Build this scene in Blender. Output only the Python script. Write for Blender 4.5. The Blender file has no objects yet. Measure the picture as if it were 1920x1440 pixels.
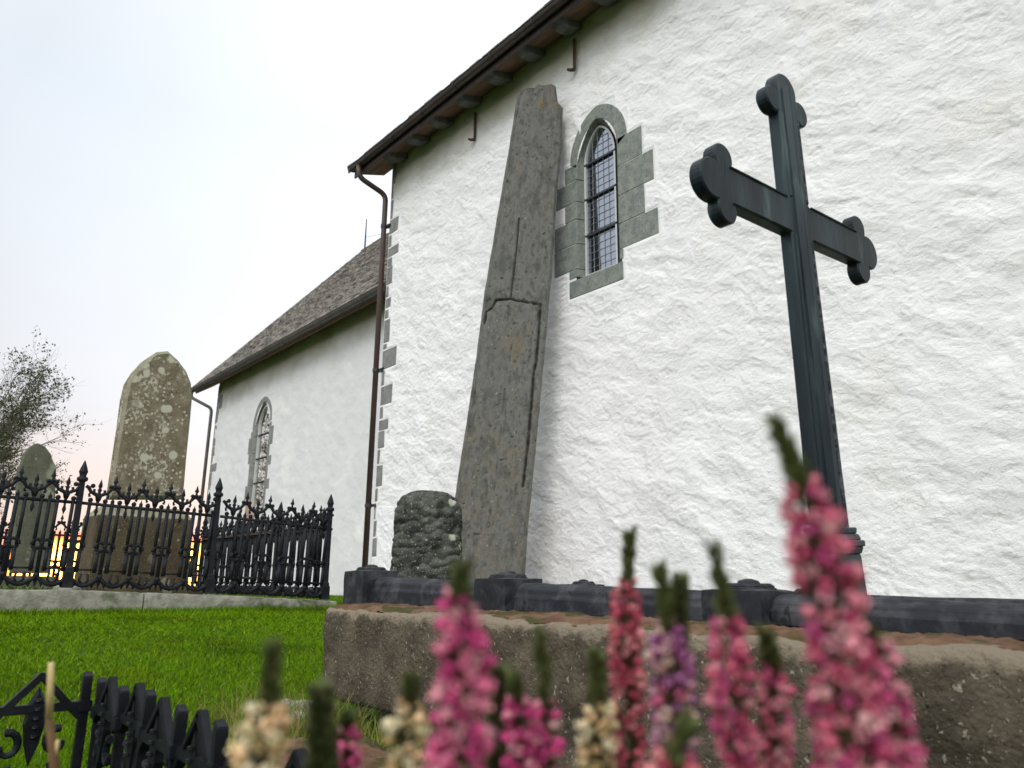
import bpy, math, random
import numpy as np
from math import radians, sin, cos, pi, sqrt, exp
from mathutils import Matrix, Vector

# ------------------------------------------------------------------ camera
scene = bpy.context.scene
F, YAW, PIT, ROLL = 1440.0, radians(39.7), radians(14.4), radians(0.6)
EYE = np.array([0.0, 0.0, 0.42])
Rm = Matrix.Rotation(-YAW, 4, 'Z') @ Matrix.Rotation(pi/2 + PIT, 4, 'X') @ Matrix.Rotation(ROLL, 4, 'Z')
cam_d = bpy.data.cameras.new('camera'); cam = bpy.data.objects.new('camera', cam_d)
scene.collection.objects.link(cam); scene.camera = cam
cam.matrix_world = Matrix.Translation(Vector(EYE)) @ Rm
cam_d.sensor_width = 36; cam_d.lens = F/1920*36
cam_d.clip_start = 0.02; cam_d.clip_end = 6000
cam_d.dof.use_dof = True; cam_d.dof.focus_distance = 3.6; cam_d.dof.aperture_fstop = 6.8
R3 = np.array(Rm.to_3x3())

# ------------------------------------------------------------------ world and sun
SUN_EL, SUN_AZ = radians(43), radians(-120)      # azimuth from +Y towards +X
world = bpy.data.worlds.new('World'); scene.world = world; world.use_nodes = True
wt = world.node_tree; wt.nodes.clear()
def wn(t, **k):
    n = wt.nodes.new(t)
    for a, b in k.items(): setattr(n, a, b)
    return n
wl = wt.links.new
w_out = wn('ShaderNodeOutputWorld'); bg = wn('ShaderNodeBackground'); wl(bg.outputs[0], w_out.inputs[0])
bg.inputs[1].default_value = 0.1
sky = wn('ShaderNodeTexSky', sky_type='NISHITA', sun_disc=False)
sky.sun_elevation = SUN_EL; sky.sun_rotation = SUN_AZ
tc = wn('ShaderNodeTexCoord')
sep = wn('ShaderNodeSeparateXYZ'); wl(tc.outputs['Generated'], sep.inputs[0])
ramp = wn('ShaderNodeValToRGB'); wl(sep.outputs[2], ramp.inputs[0])
cr = ramp.color_ramp; cr.elements[0].position = 0.0; cr.elements[0].color = (1.0, .86, .80, 1)
cr.elements[1].position = 1.0; cr.elements[1].color = (1.22, 1.24, 1.26, 1)
for p, c in ((.08, (.93, .87, .85, 1)), (.20, (.93, .93, .96, 1)), (.36, (.90, .94, 1.00, 1)), (.52, (.90, .965, 1.04, 1)), (.75, (1.15, 1.18, 1.22, 1))):
    e = cr.elements.new(p); e.color = c
# soft cloud mottling
cn = wn('ShaderNodeTexNoise'); cn.inputs['Scale'].default_value = 1.7; cn.inputs['Detail'].default_value = 4
wl(tc.outputs['Generated'], cn.inputs['Vector'])
cmr = wn('ShaderNodeMapRange'); wl(cn.outputs[0], cmr.inputs[0])
cmr.inputs[1].default_value = .3; cmr.inputs[2].default_value = .7; cmr.inputs[3].default_value = .95; cmr.inputs[4].default_value = 1.07
mul = wn('ShaderNodeVectorMath', operation='MULTIPLY'); wl(ramp.outputs[0], mul.inputs[0]); wl(cmr.outputs[0], mul.inputs[1])
# brighter overcast towards the church side of the sky
dotn = wn('ShaderNodeVectorMath', operation='DOT_PRODUCT'); wl(tc.outputs['Generated'], dotn.inputs[0])
dotn.inputs[1].default_value = (sin(radians(42)), cos(radians(42)), 0.25)
dmr = wn('ShaderNodeMapRange'); wl(dotn.outputs['Value'], dmr.inputs[0])
dmr.inputs[1].default_value = .80; dmr.inputs[2].default_value = .99; dmr.inputs[3].default_value = 1.0; dmr.inputs[4].default_value = 1.32
mul2 = wn('ShaderNodeVectorMath', operation='SCALE'); wl(mul.outputs[0], mul2.inputs[0]); dot2 = wn('ShaderNodeVectorMath', operation='DOT_PRODUCT'); wl(tc.outputs['Generated'], dot2.inputs[0]); dot2.inputs[1].default_value = (-.80, -.48, .36)
dm2 = wn('ShaderNodeMapRange'); wl(dot2.outputs['Value'], dm2.inputs[0]); dm2.inputs[1].default_value = -.05; dm2.inputs[2].default_value = .9; dm2.inputs[3].default_value = 1.0; dm2.inputs[4].default_value = 1.75  # unseen sky behind the camera, brightness added to lift light on the wall
dmm = wn('ShaderNodeMath', operation='MULTIPLY'); wl(dmr.outputs[0], dmm.inputs[0]); wl(dm2.outputs[0], dmm.inputs[1]); wl(dmm.outputs[0], mul2.inputs['Scale'])
mul3 = wn('ShaderNodeVectorMath', operation='SCALE'); wl(mul2.outputs[0], mul3.inputs[0]); mul3.inputs['Scale'].default_value = 9.0
mixw = wn('ShaderNodeMix', data_type='RGBA'); mixw.inputs[0].default_value = .93
wl(sky.outputs[0], mixw.inputs[6]); wl(mul3.outputs[0], mixw.inputs[7])
# the low sun burning through the haze just over the horizon
GA = radians(13.6)
def gl_axis(vec, lo, hi):
    d = wn('ShaderNodeVectorMath', operation='DOT_PRODUCT'); wl(tc.outputs['Generated'], d.inputs[0]); d.inputs[1].default_value = vec
    a = wn('ShaderNodeMath', operation='ABSOLUTE'); wl(d.outputs['Value'], a.inputs[0])
    m = wn('ShaderNodeMapRange', interpolation_type='SMOOTHSTEP'); wl(a.outputs[0], m.inputs[0])
    m.inputs[1].default_value = lo; m.inputs[2].default_value = hi; m.inputs[3].default_value = 1; m.inputs[4].default_value = 0
    return m.outputs[0]
def wmul(a, b):
    m = wn('ShaderNodeMath', operation='MULTIPLY'); wl(a, m.inputs[0]); wl(b, m.inputs[1]); return m.outputs[0]
az_in = gl_axis((cos(GA), -sin(GA), 0), .10, .135)
el_in = gl_axis((0, 0, 1), .036, .054)
fwd = wn('ShaderNodeMath', operation='GREATER_THAN'); wl(sep.outputs[1], fwd.inputs[0]); fwd.inputs[1].default_value = 0
core = wmul(wmul(az_in, el_in), fwd.outputs[0])
halo = wmul(wmul(gl_axis((cos(GA), -sin(GA), 0), .05, .30), gl_axis((0, 0, 1), .02, .20)), fwd.outputs[0])
def wmix(prev, fac, col):
    m = wn('ShaderNodeMix', data_type='RGBA'); wl(fac, m.inputs[0]); wl(prev, m.inputs[6]); m.inputs[7].default_value = (*col, 1); return m.outputs[2]
def wscale(x, k):
    m = wn('ShaderNodeMath', operation='MULTIPLY'); wl(x, m.inputs[0]); m.inputs[1].default_value = k; return m.outputs[0]
c1 = wmix(mixw.outputs[2], wscale(halo, .55), (13.5, 8.6, 6.2))
c1 = wmix(c1, core, (26.0, 4.0, .25))
core2 = wmul(wmul(gl_axis((cos(GA), -sin(GA), 0), .088, .118), gl_axis((0, 0, 1), .028, .044)), fwd.outputs[0])
c2 = wmix(c1, core2, (120.0, 48.0, 9.0))
wl(c2, bg.inputs[0])

sun_d = bpy.data.lights.new('sun', 'SUN'); sun_d.energy = 1.5; sun_d.angle = radians(24); sun_d.color = (1, .965, .92)
sun = bpy.data.objects.new('sun', sun_d); scene.collection.objects.link(sun)
sd = Vector((sin(SUN_AZ)*cos(SUN_EL), cos(SUN_AZ)*cos(SUN_EL), sin(SUN_EL)))
sun.rotation_euler = sd.to_track_quat('Z', 'Y').to_euler()
scene.view_settings.view_transform = 'Standard'; scene.view_settings.look = 'None'
scene.view_settings.exposure = 0.0; scene.view_settings.gamma = 1
scene.cycles.max_bounces = 6; scene.cycles.diffuse_bounces = 3; scene.cycles.transparent_max_bounces = 6
scene.cycles.use_denoising = True

# ------------------------------------------------------------------ geometry of the view: a photo point on a real plane
def ray(px, py): return R3 @ np.array([(px-960)/F, -(py-720)/F, -1.0])
def on_x(px, py, x): r = ray(px, py); return EYE + r*(x-EYE[0])/r[0]
def on_y(px, py, y): r = ray(px, py); return EYE + r*(y-EYE[1])/r[1]
def at_d(px, py, d): return EYE + ray(px, py)*d

# ------------------------------------------------------------------ numpy noise
rng = np.random.RandomState(7)
PERM = rng.permutation(4096)
G3 = rng.normal(size=(4096, 3)); G3 /= np.linalg.norm(G3, axis=1)[:, None]
def pn3(x, y, z, seed=0):
    x = np.asarray(x, float); y = np.asarray(y, float) + 0*x; z = np.asarray(z, float) + 0*x
    xi, yi, zi = np.floor(x).astype(int), np.floor(y).astype(int), np.floor(z).astype(int)
    xf, yf, zf = x-xi, y-yi, z-zi
    u, v, w = [t*t*t*(t*(t*6-15)+10) for t in (xf, yf, zf)]
    def g(a, b, c):
        h = PERM[(xi+a+seed*31) & 4095]; h = PERM[(h+yi+b) & 4095]; h = PERM[(h+zi+c) & 4095]
        gv = G3[h]
        return gv[..., 0]*(xf-a) + gv[..., 1]*(yf-b) + gv[..., 2]*(zf-c)
    def l(a, b, t): return a + (b-a)*t
    return 1.5*l(l(l(g(0,0,0), g(1,0,0), u), l(g(0,1,0), g(1,1,0), u), v), l(l(g(0,0,1), g(1,0,1), u), l(g(0,1,1), g(1,1,1), u), v), w)
def fbm(x, y, z=0.0, o=4, seed=0):
    s = 0; a = .5
    for i in range(o):
        s = s + a*pn3(np.asarray(x)*2**i, np.asarray(y)*2**i, np.asarray(z)*2**i, seed+i); a *= .5
    return s
def sstep(a, b, x): t = np.clip((x-a)/(b-a), 0, 1); return t*t*(3-2*t)

# ------------------------------------------------------------------ materials
def material(name, base, rough=.8, c2=None, scale=4, spec=.3, bump=0, bscale=40, c3=None, s3=12, lo3=.6, hi3=.68,
             stretch=(1, 1, 1), bdist=.01, metallic=0, lo=.38, hi=.62, attr=None, detail=6, sss=0):
    m = bpy.data.materials.new(name); m.use_nodes = True; t = m.node_tree; n = t.nodes; L = t.links.new
    b = n['Principled BSDF']; b.inputs['Roughness'].default_value = rough
    b.inputs['Specular IOR Level'].default_value = spec; b.inputs['Metallic'].default_value = metallic
    b.inputs['Base Color'].default_value = (*base, 1)
    tcn = n.new('ShaderNodeTexCoord'); mp = n.new('ShaderNodeMapping'); L(tcn.outputs['Object'], mp.inputs[0]); mp.inputs['Scale'].default_value = stretch
    def noise(sc, det=detail, d=0.0):
        x = n.new('ShaderNodeTexNoise'); x.inputs['Scale'].default_value = sc; x.inputs['Detail'].default_value = det
        x.inputs['Roughness'].default_value = .6; x.inputs['Distortion'].default_value = d
        L(mp.outputs[0], x.inputs['Vector']); return x.outputs[0]
    def mr(o, a, c):
        x = n.new('ShaderNodeMapRange'); L(o, x.inputs[0]); x.inputs[1].default_value = a; x.inputs[2].default_value = c; return x.outputs[0]
    def mix(f, a, c):
        x = n.new('ShaderNodeMix'); x.data_type = 'RGBA'; L(f, x.inputs[0])
        for i, v in ((6, a), (7, c)):
            if isinstance(v, tuple): x.inputs[i].default_value = (*v, 1)
            else: L(v, x.inputs[i])
        return x.outputs[2]
    col = base
    if attr:
        a = n.new('ShaderNodeVertexColor'); a.layer_name = attr; col = a.outputs[0]; L(col, b.inputs['Base Color'])
    if c2: col = mix(mr(noise(scale), lo, hi), col, c2)
    if c3: col = mix(mr(noise(s3, 3, .4), lo3, hi3), col, c3)
    if c2 or c3: L(col, b.inputs['Base Color'])
    if bump:
        bn = n.new('ShaderNodeBump'); bn.inputs['Strength'].default_value = bump; bn.inputs['Distance'].default_value = bdist
        L(noise(bscale, 8), bn.inputs['Height']); L(bn.outputs[0], b.inputs['Normal'])
    if sss:
        b.inputs['Subsurface Weight'].default_value = sss; b.inputs['Subsurface Radius'].default_value = (.003, .0015, .001)
    m['_c'] = 1
    return m, t, b, col, mix, mr, noise
def M_(*a, **k): return material(*a, **k)[0]

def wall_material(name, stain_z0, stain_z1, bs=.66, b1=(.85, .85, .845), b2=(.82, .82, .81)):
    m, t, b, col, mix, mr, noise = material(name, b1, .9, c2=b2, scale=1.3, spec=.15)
    n = t.nodes; L = t.links.new
    tcn = [x for x in n if x.type == 'TEX_COORD'][0]
    sp = n.new('ShaderNodeSeparateXYZ'); L(tcn.outputs['Object'], sp.inputs[0])
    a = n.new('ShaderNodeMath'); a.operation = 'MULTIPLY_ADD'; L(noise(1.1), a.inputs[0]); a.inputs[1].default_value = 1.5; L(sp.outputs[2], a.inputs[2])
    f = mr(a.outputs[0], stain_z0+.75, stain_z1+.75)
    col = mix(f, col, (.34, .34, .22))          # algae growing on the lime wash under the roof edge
    y = noise(.8, 3); col2 = mix(mr(y, .58, .76), col, (.81, .80, .76)); L(col2, b.inputs['Base Color'])
    # fine trowelled lime render
    mp = n.new('ShaderNodeMapping'); L(tcn.outputs['Object'], mp.inputs[0]); mp.inputs['Scale'].default_value = (1, .82, 1.18); mp.inputs['Rotation'].default_value = (radians(-32), 0, 0)
    def nz(sc, det, rgh, dist):
        q = n.new('ShaderNodeTexNoise'); L(mp.outputs[0], q.inputs['Vector']); q.inputs['Scale'].default_value = sc; q.inputs['Detail'].default_value = det
        q.inputs['Roughness'].default_value = rgh; q.inputs['Distortion'].default_value = dist; return q.outputs[0]
    def mth(op, a_, b_=None, c_=None):
        q = n.new('ShaderNodeMath'); q.operation = op
        for i_, v in enumerate((a_, b_, c_)):
            if v is None: continue
            if isinstance(v, (int, float)): q.inputs[i_].default_value = v
            else: L(v, q.inputs[i_])
        return q.outputs[0]
    crumb = nz(14, 8, .72, .3)
    # chips: thin raised crests where the noise crosses its middle value
    crest = mth('SUBTRACT', 1.0, mr(mth('ABSOLUTE', mth('SUBTRACT', nz(8, 5, .6, .9), .5)), 0, .045))
    step = mr(nz(10, 6, .62, .3), .50, .53)
    mask = mr(noise(1.6, 4), .40, .66)
    hgt = mth('ADD', mth('MULTIPLY', crumb, .9), mth('MULTIPLY', mth('ADD', mth('MULTIPLY', crest, .0), mth('MULTIPLY', step, .20)), mth('MULTIPLY_ADD', mask, .85, .15)))
    bn = n.new('ShaderNodeBump'); L(hgt, bn.inputs['Height']); bn.inputs['Strength'].default_value = bs; bn.inputs['Distance'].default_value = .034
    L(bn.outputs[0], b.inputs['Normal'])
    return m

MAT = dict(
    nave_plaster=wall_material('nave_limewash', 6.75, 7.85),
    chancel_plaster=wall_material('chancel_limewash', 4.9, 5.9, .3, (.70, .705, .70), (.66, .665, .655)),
    soapstone=M_('green_grey_soapstone', (.155, .178, .165), .75, c2=(.245, .26, .225), scale=9, bump=.35, bscale=60, c3=(.10, .12, .11), s3=38, lo3=.58, hi3=.64),
    quoin=M_('grey_quoin_stone', (.17, .175, .168), .8, c2=(.25, .25, .235), scale=6, bump=.4, bscale=50, c3=(.14, .145, .14), s3=30),
    brickstone=M_('pink_jamb_stone', (.42, .27, .20), .8, c2=(.34, .24, .19), scale=12, bump=.3),
    monolith=None,
    slate=M_('roof_slate', (.25, .23, .20), .8, c2=(.42, .39, .34), scale=3.2, bump=.3, bscale=40, attr=None, c3=(.11, .105, .10), s3=7, lo3=.5, hi3=.6),
    gutter=M_('brown_painted_metal', (.040, .030, .028), .45, c2=(.065, .048, .042), scale=6, spec=.4),
    grey_gutter=M_('grey_brown_metal', (.085, .075, .068), .5, c2=(.13, .115, .10), scale=6, spec=.4),
    pipe=M_('red_brown_pipe', (.075, .042, .033), .42, c2=(.05, .035, .03), scale=3, spec=.45),
    soffit=M_('stained_soffit_board', (.25, .14, .085), .8, c2=(.13, .085, .06), scale=7, stretch=(1, .2, 1)),
    corbel=M_('grey_corbel_wood', (.10, .105, .10), .85, c2=(.16, .165, .15), scale=9, bump=.3),
    iron=M_('black_wrought_iron', (.011, .012, .015), .5, c2=(.022, .024, .028), scale=14, spec=.12, bump=.3, bscale=90, bdist=.003),
    near_iron=M_('black_gloss_iron', (.004, .005, .007), .45, c2=(.010, .012, .016), scale=25, spec=.22, bump=.4, bscale=110, bdist=.002),
    rust_iron=M_('rusty_iron_bar', (.045, .030, .022), .8, c2=(.09, .055, .035), scale=18),
    cross=M_('blue_black_cross_paint', (.004, .010, .015), .46, c2=(.022, .042, .048), scale=8, spec=.26, stretch=(1, 1, .16), lo=.42, hi=.62, bump=.45, bscale=120, bdist=.002, c3=(.055, .085, .082), s3=16, lo3=.60, hi3=.70),
    cross_edge=M_('flaking_cross_rim', (.085, .10, .115), .7, c2=(.012, .015, .018), scale=45, bump=.8, bscale=120, bdist=.006, lo=.42, hi=.55),
    frame_stone=M_('dark_grave_frame', (.016, .018, .022), .6, c2=(.062, .065, .072), scale=18, spec=.2, bump=.4, bscale=80, bdist=.004, lo=.46, hi=.72, c3=(.012, .013, .016), s3=26),
    grave_lichen=None, old_grave=None,
    kerb=M_('mossy_kerb_granite', (.21, .21, .165), .9, c2=(.34, .335, .28), scale=14, bump=.8, bscale=70, bdist=.01, c3=(.06, .085, .03), s3=5, lo3=.52, hi3=.66),
    concrete=M_('rough_old_concrete', (.070, .060, .045), .9, c2=(.135, .115, .09), scale=8, bump=1, bscale=85, bdist=.012, c3=(.30, .27, .22), s3=80, lo3=.64, hi3=.70),
    crust=M_('pale_concrete_lip', (.30, .26, .20), .9, c2=(.14, .11, .08), scale=22, bump=1, bscale=90, bdist=.01),
    earth=M_('red_brown_mossy_earth', (.10, .048, .025), .95, c2=(.17, .10, .06), scale=14, bump=1, bscale=60, bdist=.01, c3=(.05, .05, .012), s3=13, lo3=.52, hi3=.6),
    ground=M_('turf_soil', (.035, .070, .002), .95, c2=(.022, .045, .006), scale=6, bump=.5, bscale=40),
    bark=M_('grey_bark', (.20, .18, .15), .9, c2=(.12, .105, .09), scale=12),
    stem=M_('heather_stem', (.10, .065, .03), .8, c2=(.07, .08, .025), scale=60),
    stalk=M_('dry_cut_stalk', (.62, .50, .24), .6, c2=(.5, .38, .17), scale=30),
    stalk_low=M_('brown_stalk_bark', (.16, .085, .035), .7, c2=(.09, .05, .02), scale=30),
    leaf=M_('vertex_leaf', (.1, .1, .1), .65, attr='Col', sss=0),
    petal=M_('vertex_petal', (.6, .2, .3), .5, attr='Col', sss=.25),
    white=M_('white_window_paint', (.50, .52, .51), .5),
    lead=M_('window_lead', (.30, .32, .35), .5),
    bar=M_('window_bar', (.035, .04, .045), .5),
    dark=M_('dark_interior', (.01, .01, .012), .9),
    moss_stone=None,
)
def concrete_mat():
    m, t, b, col, mix, mr, noise = material('rough_old_concrete', (.070, .058, .042), .92, c2=(.135, .112, .08), scale=9, spec=.15, bump=1, bscale=75, bdist=.016, c3=(.03, .026, .02), s3=95, lo3=.60, hi3=.66)
    n = t.nodes; L = t.links.new
    tcn = [x for x in n if x.type == 'TEX_COORD'][0]; sp = n.new('ShaderNodeSeparateXYZ'); L(tcn.outputs['Object'], sp.inputs[0])
    col = mix(mr(noise(95, 3), .62, .67), col, (.33, .29, .22))
    a = n.new('ShaderNodeMath'); a.operation = 'MULTIPLY_ADD'; L(noise(16, 6), a.inputs[0]); a.inputs[1].default_value = .10; L(sp.outputs[2], a.inputs[2])
    col = mix(mr(a.outputs[0], .352, .366), col, (.24, .20, .145))       # lime crust left on the worn upper arris
    L(col, b.inputs['Base Color']); return m
MAT['concrete'] = concrete_mat()
def lichen(name, base, c2, spot, thr, sc, dark=None, bump=.6, big=False):
    m, t, b, col, mix, mr, noise = material(name, base, .9, c2=c2, scale=7, spec=.15, bump=bump, bscale=60, bdist=.012, detail=8)
    n = t.nodes; L = t.links.new
    tcn = [x for x in n if x.type == 'TEX_COORD'][0]
    def vor(s, r0, r1, dens):
        dn = n.new('ShaderNodeTexNoise'); dn.inputs['Scale'].default_value = s*1.6; dn.inputs['Detail'].default_value = 4; L(tcn.outputs['Object'], dn.inputs['Vector'])
        ad = n.new('ShaderNodeMix'); ad.data_type = 'VECTOR'; ad.inputs[0].default_value = .10/s*2.2; L(tcn.outputs['Object'], ad.inputs[4]); L(dn.outputs[1], ad.inputs[5])
        v = n.new('ShaderNodeTexVoronoi'); v.inputs['Scale'].default_value = s; L(ad.outputs[1], v.inputs['Vector'])
        f = mr(v.outputs['Distance'], r1, r0)
        h = n.new('ShaderNodeSeparateColor'); L(v.outputs['Color'], h.inputs[0])
        g = mr(h.outputs[0], dens, dens+.05)
        x = n.new('ShaderNodeMath'); x.operation = 'MULTIPLY'; L(f, x.inputs[0]); L(g, x.inputs[1]); return x.outputs[0]
    col = mix(vor(sc, .30, .42, thr), col, spot)
    col = mix(vor(sc*2.7, .22, .34, thr+.05), col, spot)
    if dark:
        col = mix(vor(sc*5, .16, .26, .55), col, dark)
    pz = n.new('ShaderNodeMath'); pz.operation = 'MULTIPLY'; L(mr(noise(2.6, 3), .47, .58), pz.inputs[0]); L(mr(noise(26, 5), .50, .56), pz.inputs[1])
    if big: col = mix(pz.outputs[0], col, spot)
    col = mix(mr(noise(70, 3), .62, .68), col, spot)
    L(col, b.inputs['Base Color']); return m
MAT['grave_lichen'] = lichen('lichened_sandstone', (.135, .115, .072), (.22, .19, .13), (.46, .45, .35), .42, 8.5, (.06, .05, .03), big=True)
MAT['pedestal'] = lichen('damp_brown_pedestal', (.075, .058, .036), (.105, .085, .05), (.24, .24, .18), .86, 8, (.04, .032, .02))
MAT['pedestal_rim'] = M_('pale_chamfer_stone', (.27, .26, .19), .9, c2=(.20, .19, .12), scale=18, bump=.5)
MAT['old_grave'] = lichen('green_grey_headstone', (.095, .10, .072), (.14, .145, .10), (.26, .28, .20), .80, 5, (.06, .06, .045))
MAT['moss_stone'] = lichen('dark_lumpy_stone', (.026, .027, .025), (.10, .105, .09), (.36, .37, .29), .90, 10, None)
def monolith_mat():
    m, t, b, col, mix, mr, noise = material('weathered_gneiss', (.098, .100, .092), .85, c2=(.190, .190, .172), scale=9, spec=.12, bump=1, bscale=38, bdist=.02, stretch=(1, 1, .45), detail=12)
    n = t.nodes; L = t.links.new
    col = mix(mr(noise(9, 5), .52, .68), col, (.085, .086, .078))
    col = mix(mr(noise(3, 4), .60, .75), col, (.165, .140, .095))
    tcn = [x for x in n if x.type == 'TEX_COORD'][0]
    def spots(s, thr, c, col):
        v = n.new('ShaderNodeTexNoise'); v.inputs['Scale'].default_value = s; v.inputs['Detail'].default_value = 3; L(tcn.outputs['Object'], v.inputs['Vector'])
        return mix(mr(v.outputs[0], thr, thr+.03), col, c)
    col = spots(22, .69, (.04, .04, .03), col); col = spots(37, .70, (.42, .41, .33), col); col = spots(60, .68, (.06, .055, .04), col)
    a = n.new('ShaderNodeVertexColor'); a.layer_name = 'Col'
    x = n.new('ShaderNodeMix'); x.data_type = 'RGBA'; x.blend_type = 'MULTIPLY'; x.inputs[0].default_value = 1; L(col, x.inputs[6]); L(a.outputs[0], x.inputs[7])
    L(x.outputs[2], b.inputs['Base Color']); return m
MAT['monolith'] = monolith_mat()
def glass_mat(name, refl, tint, base=(.004, .005, .007)):
    m = bpy.data.materials.new(name); m.use_nodes = True; t = m.node_tree; n = t.nodes; L = t.links.new
    b = n['Principled BSDF']; b.inputs['Base Color'].default_value = (*base, 1); b.inputs['Roughness'].default_value = .25
    g = n.new('ShaderNodeBsdfGlossy'); g.inputs[0].default_value = (*tint, 1); g.inputs[1].default_value = .015
    mx = n.new('ShaderNodeMixShader'); mx.inputs[0].default_value = refl
    L(b.outputs[0], mx.inputs[1]); L(g.outputs[0], mx.inputs[2]); L(mx.outputs[0], n['Material Output'].inputs[0]); return m
MAT['glass'] = glass_mat('window_glass', .34, (.80, .85, .96))
MAT['glass_gold'] = glass_mat('chancel_window_glass', .9, (1, .98, .90))
def sea_mat():
    m = M_('fjord_water', (.05, .06, .07), .05, spec=.9, bump=.12, bscale=.6, bdist=.1); return m
MAT['sea'] = sea_mat()
MAT['lawn_blade'] = M_('lawn_blade', (.1, .2, .02), .9, attr='Col', spec=.04)

# ------------------------------------------------------------------ object helpers
COL = scene.collection
def tag(o, label=None, cat=None, group=None, kind=None):
    if label: o['label'] = label
    if cat: o['category'] = cat
    if group: o['group'] = group
    if kind: o['kind'] = kind
    return o
def empty(name, loc, label, cat, group=None):
    o = bpy.data.objects.new(name, None); COL.objects.link(o); o.location = loc; o.empty_display_size = .1
    return tag(o, label, cat, group)
def wloc(o):
    v = Vector((0, 0, 0))
    while o is not None: v = v + Vector(o.location); o = o.parent
    return v
def link(name, me, mat, parent=None, smooth=False, local=False):
    """mesh data given in world coordinates unless local=True; becomes ONE object under parent"""
    if mat: me.materials.append(mat)
    if smooth: me.shade_smooth()
    o = bpy.data.objects.new(name, me); COL.objects.link(o)
    if parent is not None:
        o.parent = parent
        if not local:
            me.transform(Matrix.Translation(-wloc(parent)))
    return o
def np_mesh(name, V, quads=None, tris=None, cols=None):
    me = bpy.data.meshes.new(name); V = np.asarray(V, np.float32)
    me.vertices.add(len(V)); me.vertices.foreach_set('co', V.ravel())
    loops, starts = [], []; c = 0
    for fc, k in ((quads, 4), (tris, 3)):
        if fc is not None and len(fc):
            fc = np.asarray(fc, np.int32); loops.append(fc.ravel()); starts.append(c + np.arange(len(fc))*k); c += fc.size
    L_ = np.concatenate(loops).astype(np.int32); S = np.concatenate(starts).astype(np.int32)
    me.loops.add(len(L_)); me.loops.foreach_set('vertex_index', L_)
    me.polygons.add(len(S)); me.polygons.foreach_set('loop_start', S)
    me.update(calc_edges=True)
    if cols is not None:
        at = me.color_attributes.new('Col', 'FLOAT_COLOR', 'POINT'); C = np.ones((len(V), 4), np.float32); C[:, :3] = cols
        at.data.foreach_set('color', C.ravel())
    me.validate(); return me
def grid_faces(nu, nv, off=0, flip=False):
    i = np.arange(nu-1)[:, None]; j = np.arange(nv-1)[None, :]
    a = (i*nv+j).ravel()+off
    f = np.stack([a, a+nv, a+nv+1, a+1], 1)
    return f[:, ::-1] if flip else f

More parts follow.
